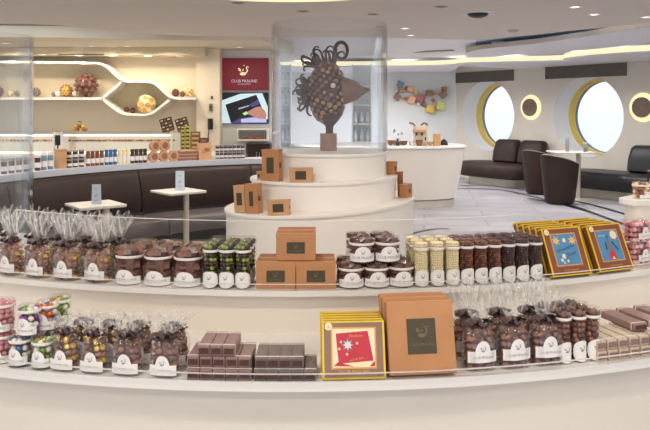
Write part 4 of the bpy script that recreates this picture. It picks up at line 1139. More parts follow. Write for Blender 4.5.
def fish():
    u = PY / F
    o = empty('chocolate_fish', 'dark chocolate fish sculpture with curled fins inside the glass cylinder', 'sculpture', None, (PX, PY, Z3 + .0005))
    def q(px, py): return Vector(((px - 329) * u, 0, EYE - (py - HZ) * u - Z3))
    mb = MB(); c = q(328, 0); h = q(0, 133.5).z
    mb.lathe([(.001, 0), (.056, 0), (.056, h), (.001, h)], 28, (c.x, 0, 0)); mb.build('stand', 'sculpt_stand', o)
    mb = MB(); mb.lathe([(.028, h), (.024, h + .02), (.028, h + .05), (.06, h + .085), (.09, h + .13)], 20, (q(329, 0).x, 0, 0)); mb.build('neck', 'sculpt_choc', o)
    bc = q(327, 93); A, B, C_ = 19.2 * u, 15 * u, 31 * u
    mb = MB(); mb.ball(bc, 1, 0, 4, (A * .93, B * .93, C_ * .95)); body = mb.build('body', 'sculpt_choc', o)
    N = 210; mb = MB(); mb2 = MB(); r2 = random.Random(3)
    for i in range(N):
        z = 1 - 2 * (i + .5) / N; t = i * math.pi * (3 - 5 ** .5); s = math.sqrt(1 - z * z)
        nrm = Vector((s * math.cos(t) / A, s * math.sin(t) / B, z / C_)).normalized()
        p = bc + Vector((s * math.cos(t) * A, s * math.sin(t) * B, z * C_))
        if p.x > bc.x + A * .86: continue
        rot = nrm.to_track_quat('Z', 'Y').to_matrix(); rr = r2.uniform(.0125, .021)
        if (p - (bc + Vector((.035, -B * .9, .035)))).length < .035: continue
        k_ = r2.random()
        (mb2 if k_ < .55 else mb).ball(p, rr, 0, 2, (r2.uniform(.75, 1.0), r2.uniform(.75, 1.0), r2.uniform(.35, .5)), rot)
    sc_ = mb.build('dark_scales', 'sculpt_face', o); sc_.parent = body
    s2 = mb2.build('bronze_scales', 'sculpt_bronze', o); s2.parent = body
    ep_ = bc + Vector((5 * u, -B * 1.0, 6.5 * u))
    mb = MB(); mb.ball(ep_, .026, 0, 2, (1, .6, 1)); mb.build('eye', 'sculpt_choc', o)
    mb = MB(); mb.ball(ep_ + Vector((.003, -.012, .002)), .0175, 0, 2, (1, .5, 1)); mb.build('pupil', 'pebble_white', o)
    # pointed face
    def fc(u_, v):
        t = 2 * math.pi * u_; x = v
        r = (1 - v) ** .62 * 14.2 * u * (1 - .0 * v) + .004
        if v > .6: r = max(r * (1 - (v - .6) * 1.7), .005)
        X = q(341, 0).x + v * 28 * u
        return (X, math.cos(t) * r * .8, bc.z + 2 * u + math.sin(t) * r - 3 * u * (1 - v) * 0)
    mb = MB(); mb.grid(fc, 28, 16, wrap=True); mb.build('face', 'sculpt_face', o, 60)
    mb = MB(); mb.tube([(q(362, 0).x, 0, bc.z + 4 * u), (q(366, 0).x, 0, bc.z + 3.4 * u), (q(369.5, 0).x, 0, bc.z + 3 * u)], [.02, .014, .003], 10); mb.build('beak', 'sculpt_choc', o)
    # curled ribbons
    def curl(p0, ang, L, tight, yoff, wdt=.012, name='fin_curl'):
        pts = []; p = Vector(p0) + Vector((0, yoff, 0)); a = ang; n_ = 26; ds = L / n_
        for i in range(n_):
            pts.append(p.copy()); p = p + Vector((math.cos(a) * ds, 0, math.sin(a) * ds)); a += tight * 2.0 * (i / n_) ** 3.2
        mb = MB(); mb.tube(pts, [wdt * (1 - .7 * i / n_) for i in range(n_)], 7); return mb.build(name, 'sculpt_choc', o, 60)
    r3 = random.Random(11)
    for i, (px, ang, L, tg) in enumerate([(315, 160, .17, -.42), (317, 150, .15, .45), (318, 135, .19, .40), (320, 120, .20, -.38), (322, 112, .17, .42), (324, 100, .19, .38), (326, 95, .20, -.36), (329, 88, .17, .44), (331, 80, .16, .40), (333, 75, .18, -.42), (316, 175, .13, .42), (320, 140, .13, -.46)]):
        curl(q(px, 67), R_(ang), L * .92, tg, r3.uniform(-.05, .05), .0125)
    big = []
    for i in range(30):
        t = i / 29; a = R_(200 - 400 * t); rr = 8.0 * u * (1 - .25 * t)
        big.append(q(341, 51) + Vector((math.cos(a) * rr * .85, -.02 + .04 * t, math.sin(a) * rr * 1.15)))
    mb = MB(); mb.tube([q(331, 68), q(333, 60)] + big, [.015, .015] + [.0145 - .007 * i / 29 for i in range(30)], 8); mb.build('fin_curl', 'sculpt_choc', o, 60)
    for i in range(15):
        a = R_(100 + i * 11.2); curl(q(309, 93) + Vector((0, 0, math.sin(a) * .03)), a, r3.uniform(.10, .15), r3.choice((-.34, .3, -.24, .25)), r3.uniform(-.06, .06), .0145, 'tail_curl')
fish()

# gift boxes on the pedestal
def ped_box(px, py_b, wpx, hpx, R, tierz, k, rz, depth, label, m='craft', plate=(.45, .42), group='brown boxes on the white pedestal', side=False):
    # stands on the tier, in image column px, R metres from the pedestal axis
    kx = (px - 325) / F; qa = kx * kx + 1; PXo = PX + (-.066 if tierz == Z1 else -.038); qb = -2 * (kx * PXo + PY); qc = PXo ** 2 + PY ** 2 - R * R
    Y = (-qb - math.sqrt(max(0, qb * qb - 4 * qa * qc))) / (2 * qa); X = kx * Y
    z = tierz + k * (X - PX - (-.066 if tierz == Z1 else -.038)); wd, h = wpx * Y / F, hpx * Y / F
    o = empty('gift_box', label, 'box', group, (X, Y, z + .001), rz)
    o.rotation_euler = (0, -math.atan(k), rz)
    mb = MB(); mb.box((0, 0, h / 2), (wd, depth, h), bev=.0015); mb.build('box_body', m, o, 0)
    mb = MB(); mb.box((0, 0, h - .003), (wd + .003, depth + .003, .010)); mb.build('lid', m, o, 0)
    mb = MB(); mb.box((0, -depth / 2 - .0008, h * .5), (wd * plate[0], .0016, h * plate[1])); mb.build('label', 'plate_dark', o, 0)
    if side:
        mb = MB(); mb.box((wd / 2 + .0008, -depth * .1, h * .5), (.0016, depth * .4, h * .16)); mb.build('side_label', 'plate_dark', o, 0)
    return o
ped_box(272.5, 181, 19, 31, .445, Z2, TILT2, R_(-24), .055, 'tall orange brown box on middle step, left of low box', side=True, plate=(.42, .5))
ped_box(301.5, 183.5, 22, 14, .455, Z2, TILT2, R_(-8), .05, 'low pale brown box on middle step beside tall orange box', 'craft_pale', (.5, .6))
ped_box(261.2, 178, 6, 8, .46, Z2, TILT2, R_(-40), .04, 'small pale box tucked behind tall orange box on middle step', 'craft_pale', (.5, .4))
ped_box(254.5, 210, 15, 29, .555, Z1, TILT1, R_(-30), .055, 'tall orange box on lowest step, behind pale brown box', side=True, plate=(.3, .5))
ped_box(242.2, 212, 13, 26.5, .575, Z1, TILT1, R_(-28), .05, 'upright pale brown box at far left of the lowest step', 'craft_pale', (.48, .46), side=True)
ped_box(279.5, 215.5, 22, 14.5, .585, Z1, TILT1, R_(-10), .05, 'low pale brown box on lowest step, right of two upright boxes', 'craft_pale', (.5, .55), side=True)
ped_box(391.5, 174, 7.5, 12.5, .445, Z2, TILT2, R_(52), .06, 'small orange box at right side of the middle step', 'craft', (.3, .3))
ped_box(400.6, 190, 4, 25, .53, Z1, TILT1, R_(58), .03, 'slim tall dark orange box at right on the lowest step', 'craft_edge', (.3, .3))
ped_box(406, 197, 9.5, 13, .575, Z1, TILT1, R_(50), .06, 'small orange box at right edge of the lowest step', 'craft', (.3, .3))

# ------------------------------------------------------------------ the curved two step display counter in front
CC = (-.10, 4.70); RU, RL = 2.60, 2.95
ZU, ZL = .910, .774
def cang(px, R):
    k = (px - 325) / F; qa = k * k + 1; qb = -2 * (k * CC[0] + CC[1]); qc = CC[0] ** 2 + CC[1] ** 2 - R * R
    Y = (-qb - math.sqrt(qb * qb - 4 * qa * qc)) / (2 * qa); return math.atan2(k * Y - CC[0], CC[1] - Y)
def cp(R, a, z): return Vector((CC[0] + R * math.sin(a), CC[1] - R * math.cos(a), z))
ctr = empty('display_counter', 'long curved white two step display counter across the foreground', 'counter', None, (CC[0], CC[1], 0))
T0, T1 = R_(-62), R_(62)
def arcpart(name, m, *a, n=110):
    mb = MB(); mb.arc((0, 0), *a, T0, T1, n); return mb.build(name, m, ctr, 30)
arcpart('front_panel', 'white_counter', RL - .075, RL - .055, 0, ZL - .024)
arcpart('lower_shelf', 'white_lacquer', 2.50, RL, ZL - .024, ZL)
arcpart('riser', 'white_counter', 2.535, 2.56, ZL, ZU - .016)
arcpart('upper_shelf', 'white_lacquer', 2.22, RU, ZU - .016, ZU)
arcpart('back_panel', 'white_counter', 2.22, 2.24, 0, ZU - .016)
def lip(name, R, z, h, a0=T0, a1=T1):
    mb = MB(); mb.arc((0, 0), R - .004, R, z - .012, z + h, a0, a1, 110); o = mb.build(name, 'acrylic', ctr, 30)
    mb = MB(); mb.arc((0, 0), R - .0045, R + .0005, z + h, z + h + .0022, a0, a1, 110); e_ = mb.build('polished_edge', 'acrylic_edge', ctr, 30); e_.parent = o
    return o
lip('front_lip', RU + .0045, ZU, .020)
lip('front_lip', RL + .0045, ZL, .020)
ga, gb = cang(16, 2.25), cang(540, 2.25)
mb = MB(); mb.arc((0, 0), 2.245, 2.25, ZU, 1.062, ga, gb, 90); gd = mb.build('back_guard', 'acrylic', ctr, 30)
mb = MB(); mb.arc((0, 0), 2.2445, 2.2505, 1.062, 1.064, ga, gb, 90); e_ = mb.build('polished_edge', 'acrylic_edge', ctr, 30); e_.parent = gd
mb = MB(); mb.arc((0, 0), 2.2445, 2.2505, ZU, 1.062, ga, ga + .0012, 1); e_ = mb.build('polished_edge', 'acrylic_edge', ctr, 30); e_.parent = gd
# raised shelf unit at the right end
RS = 2.28; ra = cang(635, RS)
rs = empty('raised_shelf', 'raised white shelf with rounded end at right, carrying boxes of sweets', 'shelf', None, (CC[0], CC[1], 0))
def stadium(r0, r1, a0, a1, n=40):
    rm, hw = (r0 + r1) / 2, (r1 - r0) / 2; pts = []
    for i in range(n + 1):
        a = a0 + (a1 - a0) * i / n; pts.append((r1 * math.sin(a), -r1 * math.cos(a)))
    for i in range(n, -1, -1):
        a = a0 + (a1 - a0) * i / n; pts.append((r0 * math.sin(a), -r0 * math.cos(a)))
    tang = Vector((-math.cos(a0), -math.sin(a0))); rad = Vector((math.sin(a0), -math.cos(a0)))
    for i in range(1, 12):
        t = math.pi * i / 12; p = rad * (rm - hw * math.cos(t)) + tang * (hw * math.sin(t)); pts.append((p.x, p.y))
    return pts
ra2 = ra + .075
mb = MB(); mb.prism(stadium(2.13, 2.27, ra2, T1), 1.047, 1.068); mb.build('shelf_top', 'white_lacquer', rs, 40)
mb = MB(); mb.prism(stadium(2.145, 2.214, ra2 + .005, T1), 0, 1.047); mb.build('shelf_body', 'white_counter', rs, 40)

# ------------------------------------------------------------------ goods: builders
def label_top(x, w, h):
    t = abs(x) / (w / 2)
    base = h * .52
    b = .52
    return base + (h - base) * math.sqrt(max(0, 1 - (t / b) ** 2)) if t < b else base
def arch_label(parent, w, h, z, bend=None, y=0, oval=False, m='label_white', text=True):
    """white printed label with an arched top; wrapped round a jar of radius `bend`, else flat at y"""
    mb = MB(); n = 22; vs = []; fs = []
    for i in range(n + 1):
        x = -w / 2 + w * i / n
        if oval: s = math.sqrt(max(0, 1 - (2 * x / w) ** 2)); z0, z1 = z + h * .38 * (1 - s), z + h * (.55 + .45 * s)
        else: z0, z1 = z, z + label_top(x, w, h)
        for zz in (z0, z1):
            vs.append((bend * math.sin(x / bend), -bend * math.cos(x / bend), zz) if bend else (x, y + 6 * x * x, zz))
    fs = [(2 * i, 2 * i + 2, 2 * i + 3, 2 * i + 1) for i in range(n)]
    mb.add(vs, fs); lb = mb.build('label', m, parent, 60)
    mb = MB(); bb = bend + .0008 if bend else None
    swan_into(mb, h * .15, 0, z + h * .62, y - .0006, 0, bb)
    if text: text_into(mb, SHOP, w * .115, 0, z + h * .2, y - .0006, 0, bb)
    em = mb.build('printed_emblem', 'ink_grey', lb, 0)
    return lb
def scatter(kind, r, h, rr=random.Random(5), shape='round', hx=None, hy=None):
    """sweets packed inside a jar (radius r) or a bag (half widths hx, hy); returns a mesh builder and material names"""
    KINDS = {
        'cubes': (['choc', 'choc_milk', 'choc_dark'], [.5, .3, .2], .0115, 'box'),
        'olives': (['olive_green', 'olive_black', 'choc_dark'], [.34, .4, .26], .0068, 'ball'),
        'pieces': (['choc', 'choc_rose', 'choc_dark'], [.5, .25, .25], .0080, 'box'),
        'white_beads': (['cream_bead'], [1], .0036, 'bead'),
        'brown_beads': (['caramel_bead', 'choc_milk', 'choc_dark'], [.6, .2, .2], .0036, 'bead'),
        'dark_beads': (['dark_bead', 'choc', 'olive_black'], [.6, .2, .2], .0036, 'bead'),
        'balls': (['choc', 'choc_milk', 'choc_dark'], [.45, .3, .25], .0085, 'ball'),
        'pink': (['pink_candy', 'pink_pale', 'rose'], [.5, .3, .2], .0085, 'ball'),
        'mix_blue': (['foil_blue', 'pebble_white', 'choc_rose'], [.5, .3, .2], .0085, 'ball'),
        'mix_green': (['foil_green', 'pebble_white', 'gold_foil'], [.5, .25, .25], .0085, 'ball'),
        'mix_purple': (['foil_purple', 'pebble_white', 'foil_green'], [.5, .3, .2], .0085, 'ball'),
        'mix_orange': (['foil_orange', 'foil_blue', 'pebble_white'], [.4, .3, .3], .0085, 'ball'),
        'gold_bag': (['choc', 'choc_rose', 'gold_foil', 'choc_milk', 'almond'], [.3, .25, .15, .2, .1], .0098, 'mix'),
        'amber_bag': (['gold_foil', 'choc_milk', 'almond', 'choc'], [.35, .25, .2, .2], .0098, 'mix'),
        'brown_bag': (['choc', 'choc_milk', 'choc_dark', 'choc_rose'], [.4, .25, .2, .15], .0098, 'mix'),
        'white_brown': (['cream_ball', 'choc_milk', 'choc_rose'], [.5, .3, .2], .009, 'box'),
    }
    names, wts, s, sh = KINDS[kind]
    mb = MB(); A = hx or r; B = hy or r
    core = superell(A - 2.0 * s, B - 2.0 * s, 20, 2 if hx is None else 3)
    loft(mb, [[(x, y, z) for x, y in core] for z in (.002, h - s)], len(names) - 1)
    def one(x, y, z):
        mi = rr.choices(range(len(names)), wts)[0]
        rot = Matrix.Rotation(rr.uniform(0, 6.28), 3, 'Z') @ Matrix.Rotation(rr.uniform(-.6, .6), 3, 'X')
        if sh == 'box' and s > .007:
            q_ = math.hypot(x / A, y / B); k_ = max(0, 1 - .5 * s / A) if q_ > .5 else 1; x, y = x * k_, y * k_
        if sh == 'ball': mb.ball((x, y, z), s * rr.uniform(.88, 1.05), mi, 2 if s > .006 else 1)
        elif sh == 'bead': mb.ball((x, y, z), s, mi, 1)
        elif sh == 'box': mb.box((x, y, z), (s * 2, s * 2, s * rr.uniform(1.3, 2)), mi, rot)
        else:
            mb.ball((x, y, z), s, mi, 1, (rr.uniform(.8, 1.25), rr.uniform(.8, 1.2), rr.uniform(.7, 1.1)), rot)
    step = s * (1.75 if sh != 'bead' else 1.9); nz = max(1, int(h / step))
    for k in range(nz):
        z = s + k * (h - 2 * s) / max(1, nz - 1)
        if z > h - s + 1e-6: break
        per = math.pi * ((A - s) + (B - s)); n_ = max(5, int(per / step)); off = rr.random()
        pts = superell(A - s * 1.05, B - s * 1.05, 400, 2 if hx is None else 3.2)
        for j in range(n_):
            p = pts[int((j + off) / n_ * 400) % 400]
            if p[1] > B * .72 and hx is None and sh == 'bead': continue
            one(p[0], p[1], z + rr.uniform(-.15, .15) * s)
    rows = int((A + B) / 2 / step)
    for k in range(rows):                                    # the top layer
        f = k / max(1, rows)
        for j in range(max(1, int(2 * math.pi * f * (A + B) / 2 / step))):
            t = 2 * math.pi * j / max(1, int(2 * math.pi * f * (A + B) / 2 / step)) + k
            one((A - s) * f * math.cos(t), (B - s) * f * math.sin(t), h - s * rr.uniform(.6, 1.1))
    return mb, names
def make_jar(name, r, h, kind, lid=.028, lw=1.0, lh=.45, lz=.0, oval=False, fill=.97, text=True):
    o = empty(name, 'x', 'jar')
    mb = MB(); mb.lathe([(.001, .0), (r * .94, .0), (r, .003), (r, h - lid)], 32); mb.build('glass_body', 'jar_glass', o)
    mb, names = scatter(kind, r - .0015, h * fill - .003)
    mb.v = [v + Vector((0, 0, .0015)) for v in mb.v]
    c = mb.build('contents', names, o, 40); c['kind'] = 'stuff'
    mb = MB(); mb.lathe([(r + .001, h - lid + .003), (r + .001, h - .003), (r - .001, h), (.001, h)], 32); l = mb.build('lid', 'jar_glass', o)
    mb = MB(); mb.lathe([(r + .0005, h - lid - .002), (r + .0016, h - lid), (r + .0016, h - lid + .004), (r + .0005, h - lid + .006)], 32); mb.build('seal_ring', 'ring_white', l)
    arch_label(o, min(2 * r * lw, 2.6 * r), h * lh, h * lz + .002, r + .0007, oval=oval, text=text)
    return Proto(o)
def make_bag(name, w, d, h, hf, kind, lab_w, lab_h, lab_z=.004, bow=True):
    """cellophane bag of sweets tied with a dark bow, the top fanned out"""
    o = empty(name, 'x', 'bag')
    mb, names = scatter(kind, 0, h * .93, shape='bag', hx=w / 2 - .002, hy=d / 2 - .002)
    mb.v = [Vector((v.x * (1 - .30 * max(0, v.z / h - .62) / .38), v.y * (1 - .30 * max(0, v.z / h - .62) / .38), v.z + .002)) for v in mb.v]
    c = mb.build('sweets', names, o, 40); c['kind'] = 'stuff'
    mb = MB(); rings = []
    for z, s in ((.0005, .94), (.004, 1.0), (h * .6, 1.0), (h * .82, .92), (h * .97, .68), (h * 1.05, .2)):
        rings.append([(x * s, y * s, z) for x, y in superell(w / 2, d / 2, 40, 3.2)])
    loft(mb, rings, cap1=False); mb.build('film_body', 'film', o, 60)
    r4 = random.Random(len(kind) * 7 + int(hf * 1000))
    ph = [r4.uniform(0, 6.28) for _ in range(4)]
    def fan(u, v):
        t = 2 * math.pi * u
        pl = math.sin(t * 9 + ph[0]) * .10 + math.sin(t * 14 + ph[1]) * .07 + math.sin(t * 5 + ph[2]) * .08
        k = v ** .85
        rx = .008 + (w * .56) * k * (1 + pl * v); ry = .007 + d * .34 * k * (1 + pl * v * 1.6)
        z = h * 1.01 + (hf - h) * v * (1 - .12 * abs(math.cos(t)) ** 2 * v + .09 * math.sin(t * 11 + ph[3]) * v)
        return (rx * math.cos(t), ry * math.sin(t), z)
    mb = MB(); mb.grid(fan, 110, 10, wrap=True); mb.build('film_fan', 'film_fan', o, 50)
    if bow:
        mb = MB(); zb = h * 1.04
        mb.lathe([(.009, -.004), (.0115, 0), (.009, .004)], 12, (0, 0, zb))
        for k in range(7):
            a = 2 * math.pi * k / 7 + r4.uniform(-.2, .2); dx, dy = math.cos(a), math.sin(a) * .8
            L = r4.uniform(.024, .040); pts = []
            for i in range(9):
                t = i / 8; pts.append((dx * L * math.sin(math.pi * t) ** .7 * (1 if t < .9 else .9) + .002 * dx, dy * L * math.sin(math.pi * t) ** .7 - .004, zb + (.018 * (t - .35)) + r4.uniform(-.002, .002)))
            vs = []
            for i, p in enumerate(pts):
                vs += [(p[0] - dy * .008, p[1] + dx * .008, p[2] - .003), (p[0] + dy * .008, p[1] - dx * .008, p[2] + .003)]
            mb.add(vs, [(2 * i, 2 * i + 1, 2 * i + 3, 2 * i + 2) for i in range(8)])
        mb.build('bow', 'ribbon', o, 60)
    if lab_w: arch_label(o, lab_w, lab_h, lab_z, None, -d / 2 - .0015)
    return Proto(o)
def row(proto, pxs, R, z, desc, group, where, behind=False, dz=0, jit=.0):
    n_ = len(pxs)
    for i, px in enumerate(pxs):
        a = cang(px, R); q = cp(R, a, z + .0006 + dz)
        if behind: lab = '%s, behind the %s one, %s' % (desc, ordn(i, n_), where)
        else: lab = '%s, %s in front row, %s' % (desc, ordn(i, n_), where)
        proto.put(q, a + rnd.uniform(-jit, jit), lab, group)
def back_px(px, R, R2):
    """image column of a place straight behind (along the radius) the one at column px"""
    a = cang(px, R); q = cp(R2, a, 0); return 325 + F * q.x / q.y

US, LS = 'upper shelf', 'lower shelf'
# --- upper shelf, left to right
bagU = make_bag('sweets_bag', .088, .062, .106, .200, 'gold_bag', .072, .054, .010)
xs = (12.5, 40, 68, 99); Rb = RU - .05
row(bagU, (-16,) + xs, Rb, ZU, 'clear bag of chocolates with dark bow', 'clear bags of chocolates on the upper shelf', US, jit=.08)
row(bagU, [back_px(x, Rb, Rb - .085) + 4 for x in (-16,) + xs], Rb - .085, ZU, 'clear bag of chocolates with dark bow', 'clear bags of chocolates on the upper shelf', US, True, jit=.15)
cubeJ = make_jar('chocolate_jar', .0435, .113, 'cubes', lid=.030, lw=1.55, lh=.40)
xs = (130, 159, 188.5); R1 = RU - .062
row(cubeJ, xs, R1, ZU, 'wide clear jar of brown chocolate cubes', 'wide jars of chocolate cubes', US)
row(cubeJ, [back_px(x, R1, R1 - .10) for x in xs], R1 - .10, ZU, 'wide clear jar of brown chocolate cubes', 'wide jars of chocolate cubes', US, True)
olJ = make_jar('olive_jar', .0238, .136, 'olives', lid=.026, lw=1.5, lh=.36, oval=True, text=False)
xs = (211, 227, 243.2); R1 = RU - .040
for k in range(3):
    Rk = R1 - .052 * k
    row(olJ, [back_px(x, R1, Rk) for x in xs], Rk, ZU, ['tall jar of green and black drops', 'tall jar of green and black drops in second row', 'tall jar of green and black drops in last row'][k], 'tall jars of green and black drops', US, k > 0)
# orange brown gift boxes
def gift_box():
    w_, d_, h_ = .1195, .058, .0815
    o = empty('gift_box', 'x', 'box')
    mb = MB(); mb.box((0, d_ / 2, h_ / 2), (w_, d_, h_), bev=.0012); mb.build('box_body', 'craft', o, 0)
    mb = MB(); mb.box((0, d_ / 2, h_ - .0075), (w_ + .0016, d_ + .0016, .016), bev=.001); mb.build('lid', 'craft', o, 0)
    mb = MB(); mb.box((0, -.0012, h_ * .47), (w_ * .46, .001, h_ * .42)); l = mb.build('label', 'plate_dark', o, 0)
    mb = MB(); swan_into(mb, h_ * .10, 0, h_ * .53, -.0022); text_into(mb, SHOP, .0062, 0, h_ * .32, -.0022); mb.build('printed_emblem', 'plate_mark', l, 0)
    mb = MB(); mb.box((0, d_ / 2, h_ + .0008), (w_ * .94, d_ * .62, .0008)); mb.build('top_label', 'craft_edge', o, 0)
    return Proto(o)
gb_ = gift_box(); R1 = RU - .022
for px, lvl, nm in ((275.6, 0, 'lower left'), (316, 0, 'lower right'), (295.6, 1, 'top')):
    for k in range(2):
        a = cang(px, R1); q = cp(R1 - .003 - .062 * k - .012 * lvl, a, ZU + .0006 + lvl * .0835)
        gb_.put(q, a, ('orange brown gift box with dark label, %s of front three, upper shelf' if k == 0 else 'orange brown gift box standing behind the %s front gift box, upper shelf') % nm, 'orange brown gift boxes on the upper shelf')
# squat labelled jars in two layers
sqJ = make_jar('praline_jar', .0385, .0745, 'pieces', lid=.020, lw=1.9, lh=.62, lz=.03, text=True)
xs = (351, 376.3, 401); R1 = RU - .052
row(sqJ, xs, R1, ZU, 'squat jar of brown pralines, lower layer', 'squat jars of brown pralines', US)
row(sqJ, [back_px(x, R1, R1 - .083) for x in xs], R1 - .083, ZU, 'squat jar of brown pralines, lower layer', 'squat jars of brown pralines', US, True)
xs = (361.5, 387)
row(sqJ, xs, R1 - .006, ZU, 'squat jar of brown pralines, upper layer', 'squat jars of brown pralines', US, dz=.0755)
row(sqJ, [back_px(x, R1, R1 - .085) for x in xs], R1 - .085, ZU, 'squat jar of brown pralines, upper layer', 'squat jars of brown pralines', US, True, dz=.0755)
# slim jars of beads
for kind, xs, desc in (('white_beads', (421, 436.7, 452.2), 'slim jar of cream beads'), ('brown_beads', (466.5, 480.3, 494.2), 'slim jar of caramel brown beads'), ('dark_beads', (508, 521.6, 535), 'slim jar of dark brown beads')):
    pj = make_jar('bead_jar', .0222, .139, kind, lid=.026, lw=1.7, lh=.36, oval=True, text=False); R1 = RU - .034
    for k in range(3):
        Rk = R1 - .049 * k
        row(pj, [back_px(x, R1, Rk) for x in xs], Rk, ZU, desc + ['', ' in second row', ' in last row'][k], 'slim bead jars, ' + desc.split(' of ')[1], US, k > 0)

# --- framed chocolate boxes
def framed(kind, w_, h_, t, body, mount):
    """flat gift pack with yellow edges: brown mount, gold inner line, picture, round sticker"""
    o = empty('chocolate_gift_pack', 'x', 'box')
    mb = MB(); mb.box((0, -t / 2, h_ / 2), (w_, t, h_)); mb.build('box_body', body, o, 0)
    mb = MB(); e = .0045
    for z in (e / 2, h_ - e / 2): mb.box((0, -t / 2, z), (w_ + .0012, t + .0012, e))
    for s in (-1, 1): mb.box((s * (w_ / 2 - e / 2), -t - .0002, h_ / 2), (e, .001, h_))
    for s in (-1, 1): mb.box((s * (w_ / 2), -t + .001, h_ / 2), (.0012, .003, h_))
    mb.build('yellow_edging', 'yellow', o, 0)
    if kind is None: return Proto(o)
    mb = MB(); mb.box((0, -t - .0005, h_ / 2), (w_ - 2 * e - .001, .0008, h_ - 2 * e - .001)); mo = mb.build('mount', mount, o, 0)
    iw, ih, ic = (w_ * .68, h_ * .66, h_ * .53) if kind == 'red' else (w_ * .62, h_ * .63, h_ * .535)
    y1 = -t - .0012
    mb = MB(); mb.box((0, y1, ic), (iw + .008, .0008, ih + .008)); mb.build('inner_border', 'gold_line', mo, 0)
    base = {'blue': 'picture_blue', 'tower': 'picture_blue', 'red': 'picture_cream'}[kind]
    y2 = -t - .0018
    mb = MB(); mb.box((0, y2, ic), (iw, .0006, ih)); pc = mb.build('picture', base, mo, 0)
    y3 = -t - .0024
    def star(mb, cx, cz, r, n_=8, m=0, inner=.45):
        pts = []
        for k in range(2 * n_):
            a = math.pi * k / n_; q = r if k % 2 == 0 else r * inner; pts.append((cx + q * math.cos(a), y3, cz + q * math.sin(a)))
        mb.add(pts, [tuple(range(2 * n_))], m)
    def P(a, b): return ((a - .5) * iw, y3, ic + (.5 - b) * ih)
    def poly(mb, pts, m=0, dy=0): mb.add([Vector(P(*p)) + Vector((0, dy, 0)) for p in pts], [tuple(range(len(pts)))], m)
    if kind == 'blue':
        mb = MB()
        for cx, cz in ((.16, .2), (.84, .22)): star(mb, P(cx, cz)[0], P(cx, cz)[2], .017, 7, 1)
        for cx, cz, r in ((.5, .2, .008), (.34, .72, .009), (.22, .84, .006), (.46, .88, .005), (.3, .93, .004)): star(mb, P(cx, cz)[0], P(cx, cz)[2], r, 10, 0, .8)
        mb.build('picture_print', ['picture_cream', 'mustard'], pc, 0)
        mb = MB(); text_into(mb, 'Wonderful', .0165, P(.5, 0)[0] - .003, P(0, .52)[2], y3 - .0002, slant=.25); text_into(mb, 'Cruise', .0175, P(.62, 0)[0], P(0, .72)[2], y3 - .0002, slant=.25)
        mb.build('lettering', 'ink', mo, 0)
    elif kind == 'tower':
        mb = MB(); poly(mb, [(.34, .92), (.46, .25), (.52, .25), (.66, .92)], 0); poly(mb, [(.26, .62), (.30, .4), (.36, .4), (.34, .64)], 1); poly(mb, [(.6, .42), (.66, .36), (.86, .66), (.82, .70)], 1); poly(mb, [(.45, .26), (.49, .12), (.53, .26)], 1)
        poly(mb, [(.32, .96), (.40, .74), (.5, .66), (.60, .74), (.70, .96)], 2, -.0004); poly(mb, [(.42, .96), (.5, .87), (.58, .96)], 3, -.0007)
        mb.build('tower_print', ['picture_grey', 'ink', 'picture_crimson', 'picture_cream'], pc, 0)
        mb = MB(); star(mb, P(.8, .16)[0], P(.8, .16)[2], .017, 12, 0, .75); mb.build('sun_print', 'picture_cream', pc, 0)
        mb = MB(); text_into(mb, 'AHOI', .012, P(.22, 0)[0], P(0, .2)[2], y3 - .0002); mb.build('lettering', 'card_blue', mo, 0)
    else:
        mb = MB(); poly(mb, [(.08, .12), (.84, .06), (.96, .84), (.14, .9)], 0); poly(mb, [(.02, .96), (.12, .86), (.5, .98)], 0); poly(mb, [(.86, .98), (.99, .84), (.99, .98)], 0); mb.build('red_card_print', 'picture_red', pc, 0)
        mb = MB()
        for k in range(3): star(mb, P(.36, .42)[0], P(.36, .42)[2], .017 - .005 * k, 8, [1, 0, 2][k], .5); mb.v[-16:] = [v + Vector((0, -.0003 * (k + 1), 0)) for v in mb.v[-16:]]
        for cx, cz in ((.16, .52), (.2, .34), (.58, .38), (.34, .66)): star(mb, P(cx, cz)[0], P(cx, cz)[2], .004, 5, 0, .5); mb.v[-10:] = [v + Vector((0, -.0004, 0)) for v in mb.v[-10:]]
        mb.build('picture_print', ['picture_cream', 'teal', 'card_blue'], pc, 0)
        mb = MB(); text_into(mb, 'Bonbon', .011, P(.56, 0)[0], P(0, .22)[2], y3 - .0004); text_into(mb, 'süß & fein', .009, P(.56, 0)[0], P(0, .82)[2], y3 - .0004, slant=.2); mb.build('lettering', 'gold_line', mo, 0)
    mb = MB(); text_into(mb, SHOP, .0118 if kind == 'red' else .0085, 0, h_ * .095, -t - .0014); mb.build('lettering', 'gold_foil' if kind == 'red' else 'gold_line', mo, 0)
    sx, sz = -w_ * .40, h_ * .905
    mb = MB(); mb.lathe([(.0095, -.0004), (.0095, .0004), (.001, .0005)], 24, (sx, y2 - .001, sz), tilt=Matrix.Rotation(R_(90), 3, 'X')); st = mb.build('sticker', 'sticker', o, 0)
    mb = MB(); swan_into(mb, .0045, sx, sz - .001, y2 - .0022); mb.build('printed_emblem', 'gold_line', st, 0)
    return Proto(o)
def lean_stack(front, plain, px, R, z, n_, gap, t, lean, desc, group, where):
    a = cang(px, R); inw = cp(R - 1, a, 0) - cp(R, a, 0)
    for k in range(n_):
        q = cp(R, a, z + .0006) + inw * (gap * k + t * math.cos(lean))
        pr = front if k == 0 else plain
        lab = desc + (', the front one, ' if k == 0 else ', %s from front, ' % ['', 'second', 'third', 'fourth', 'fifth'][k]) + where
        pr.put(q, a, lab, group, rx=-lean)
plainU = framed(None, .150, .158, .020, 'frame_brown', 'frame_brown')
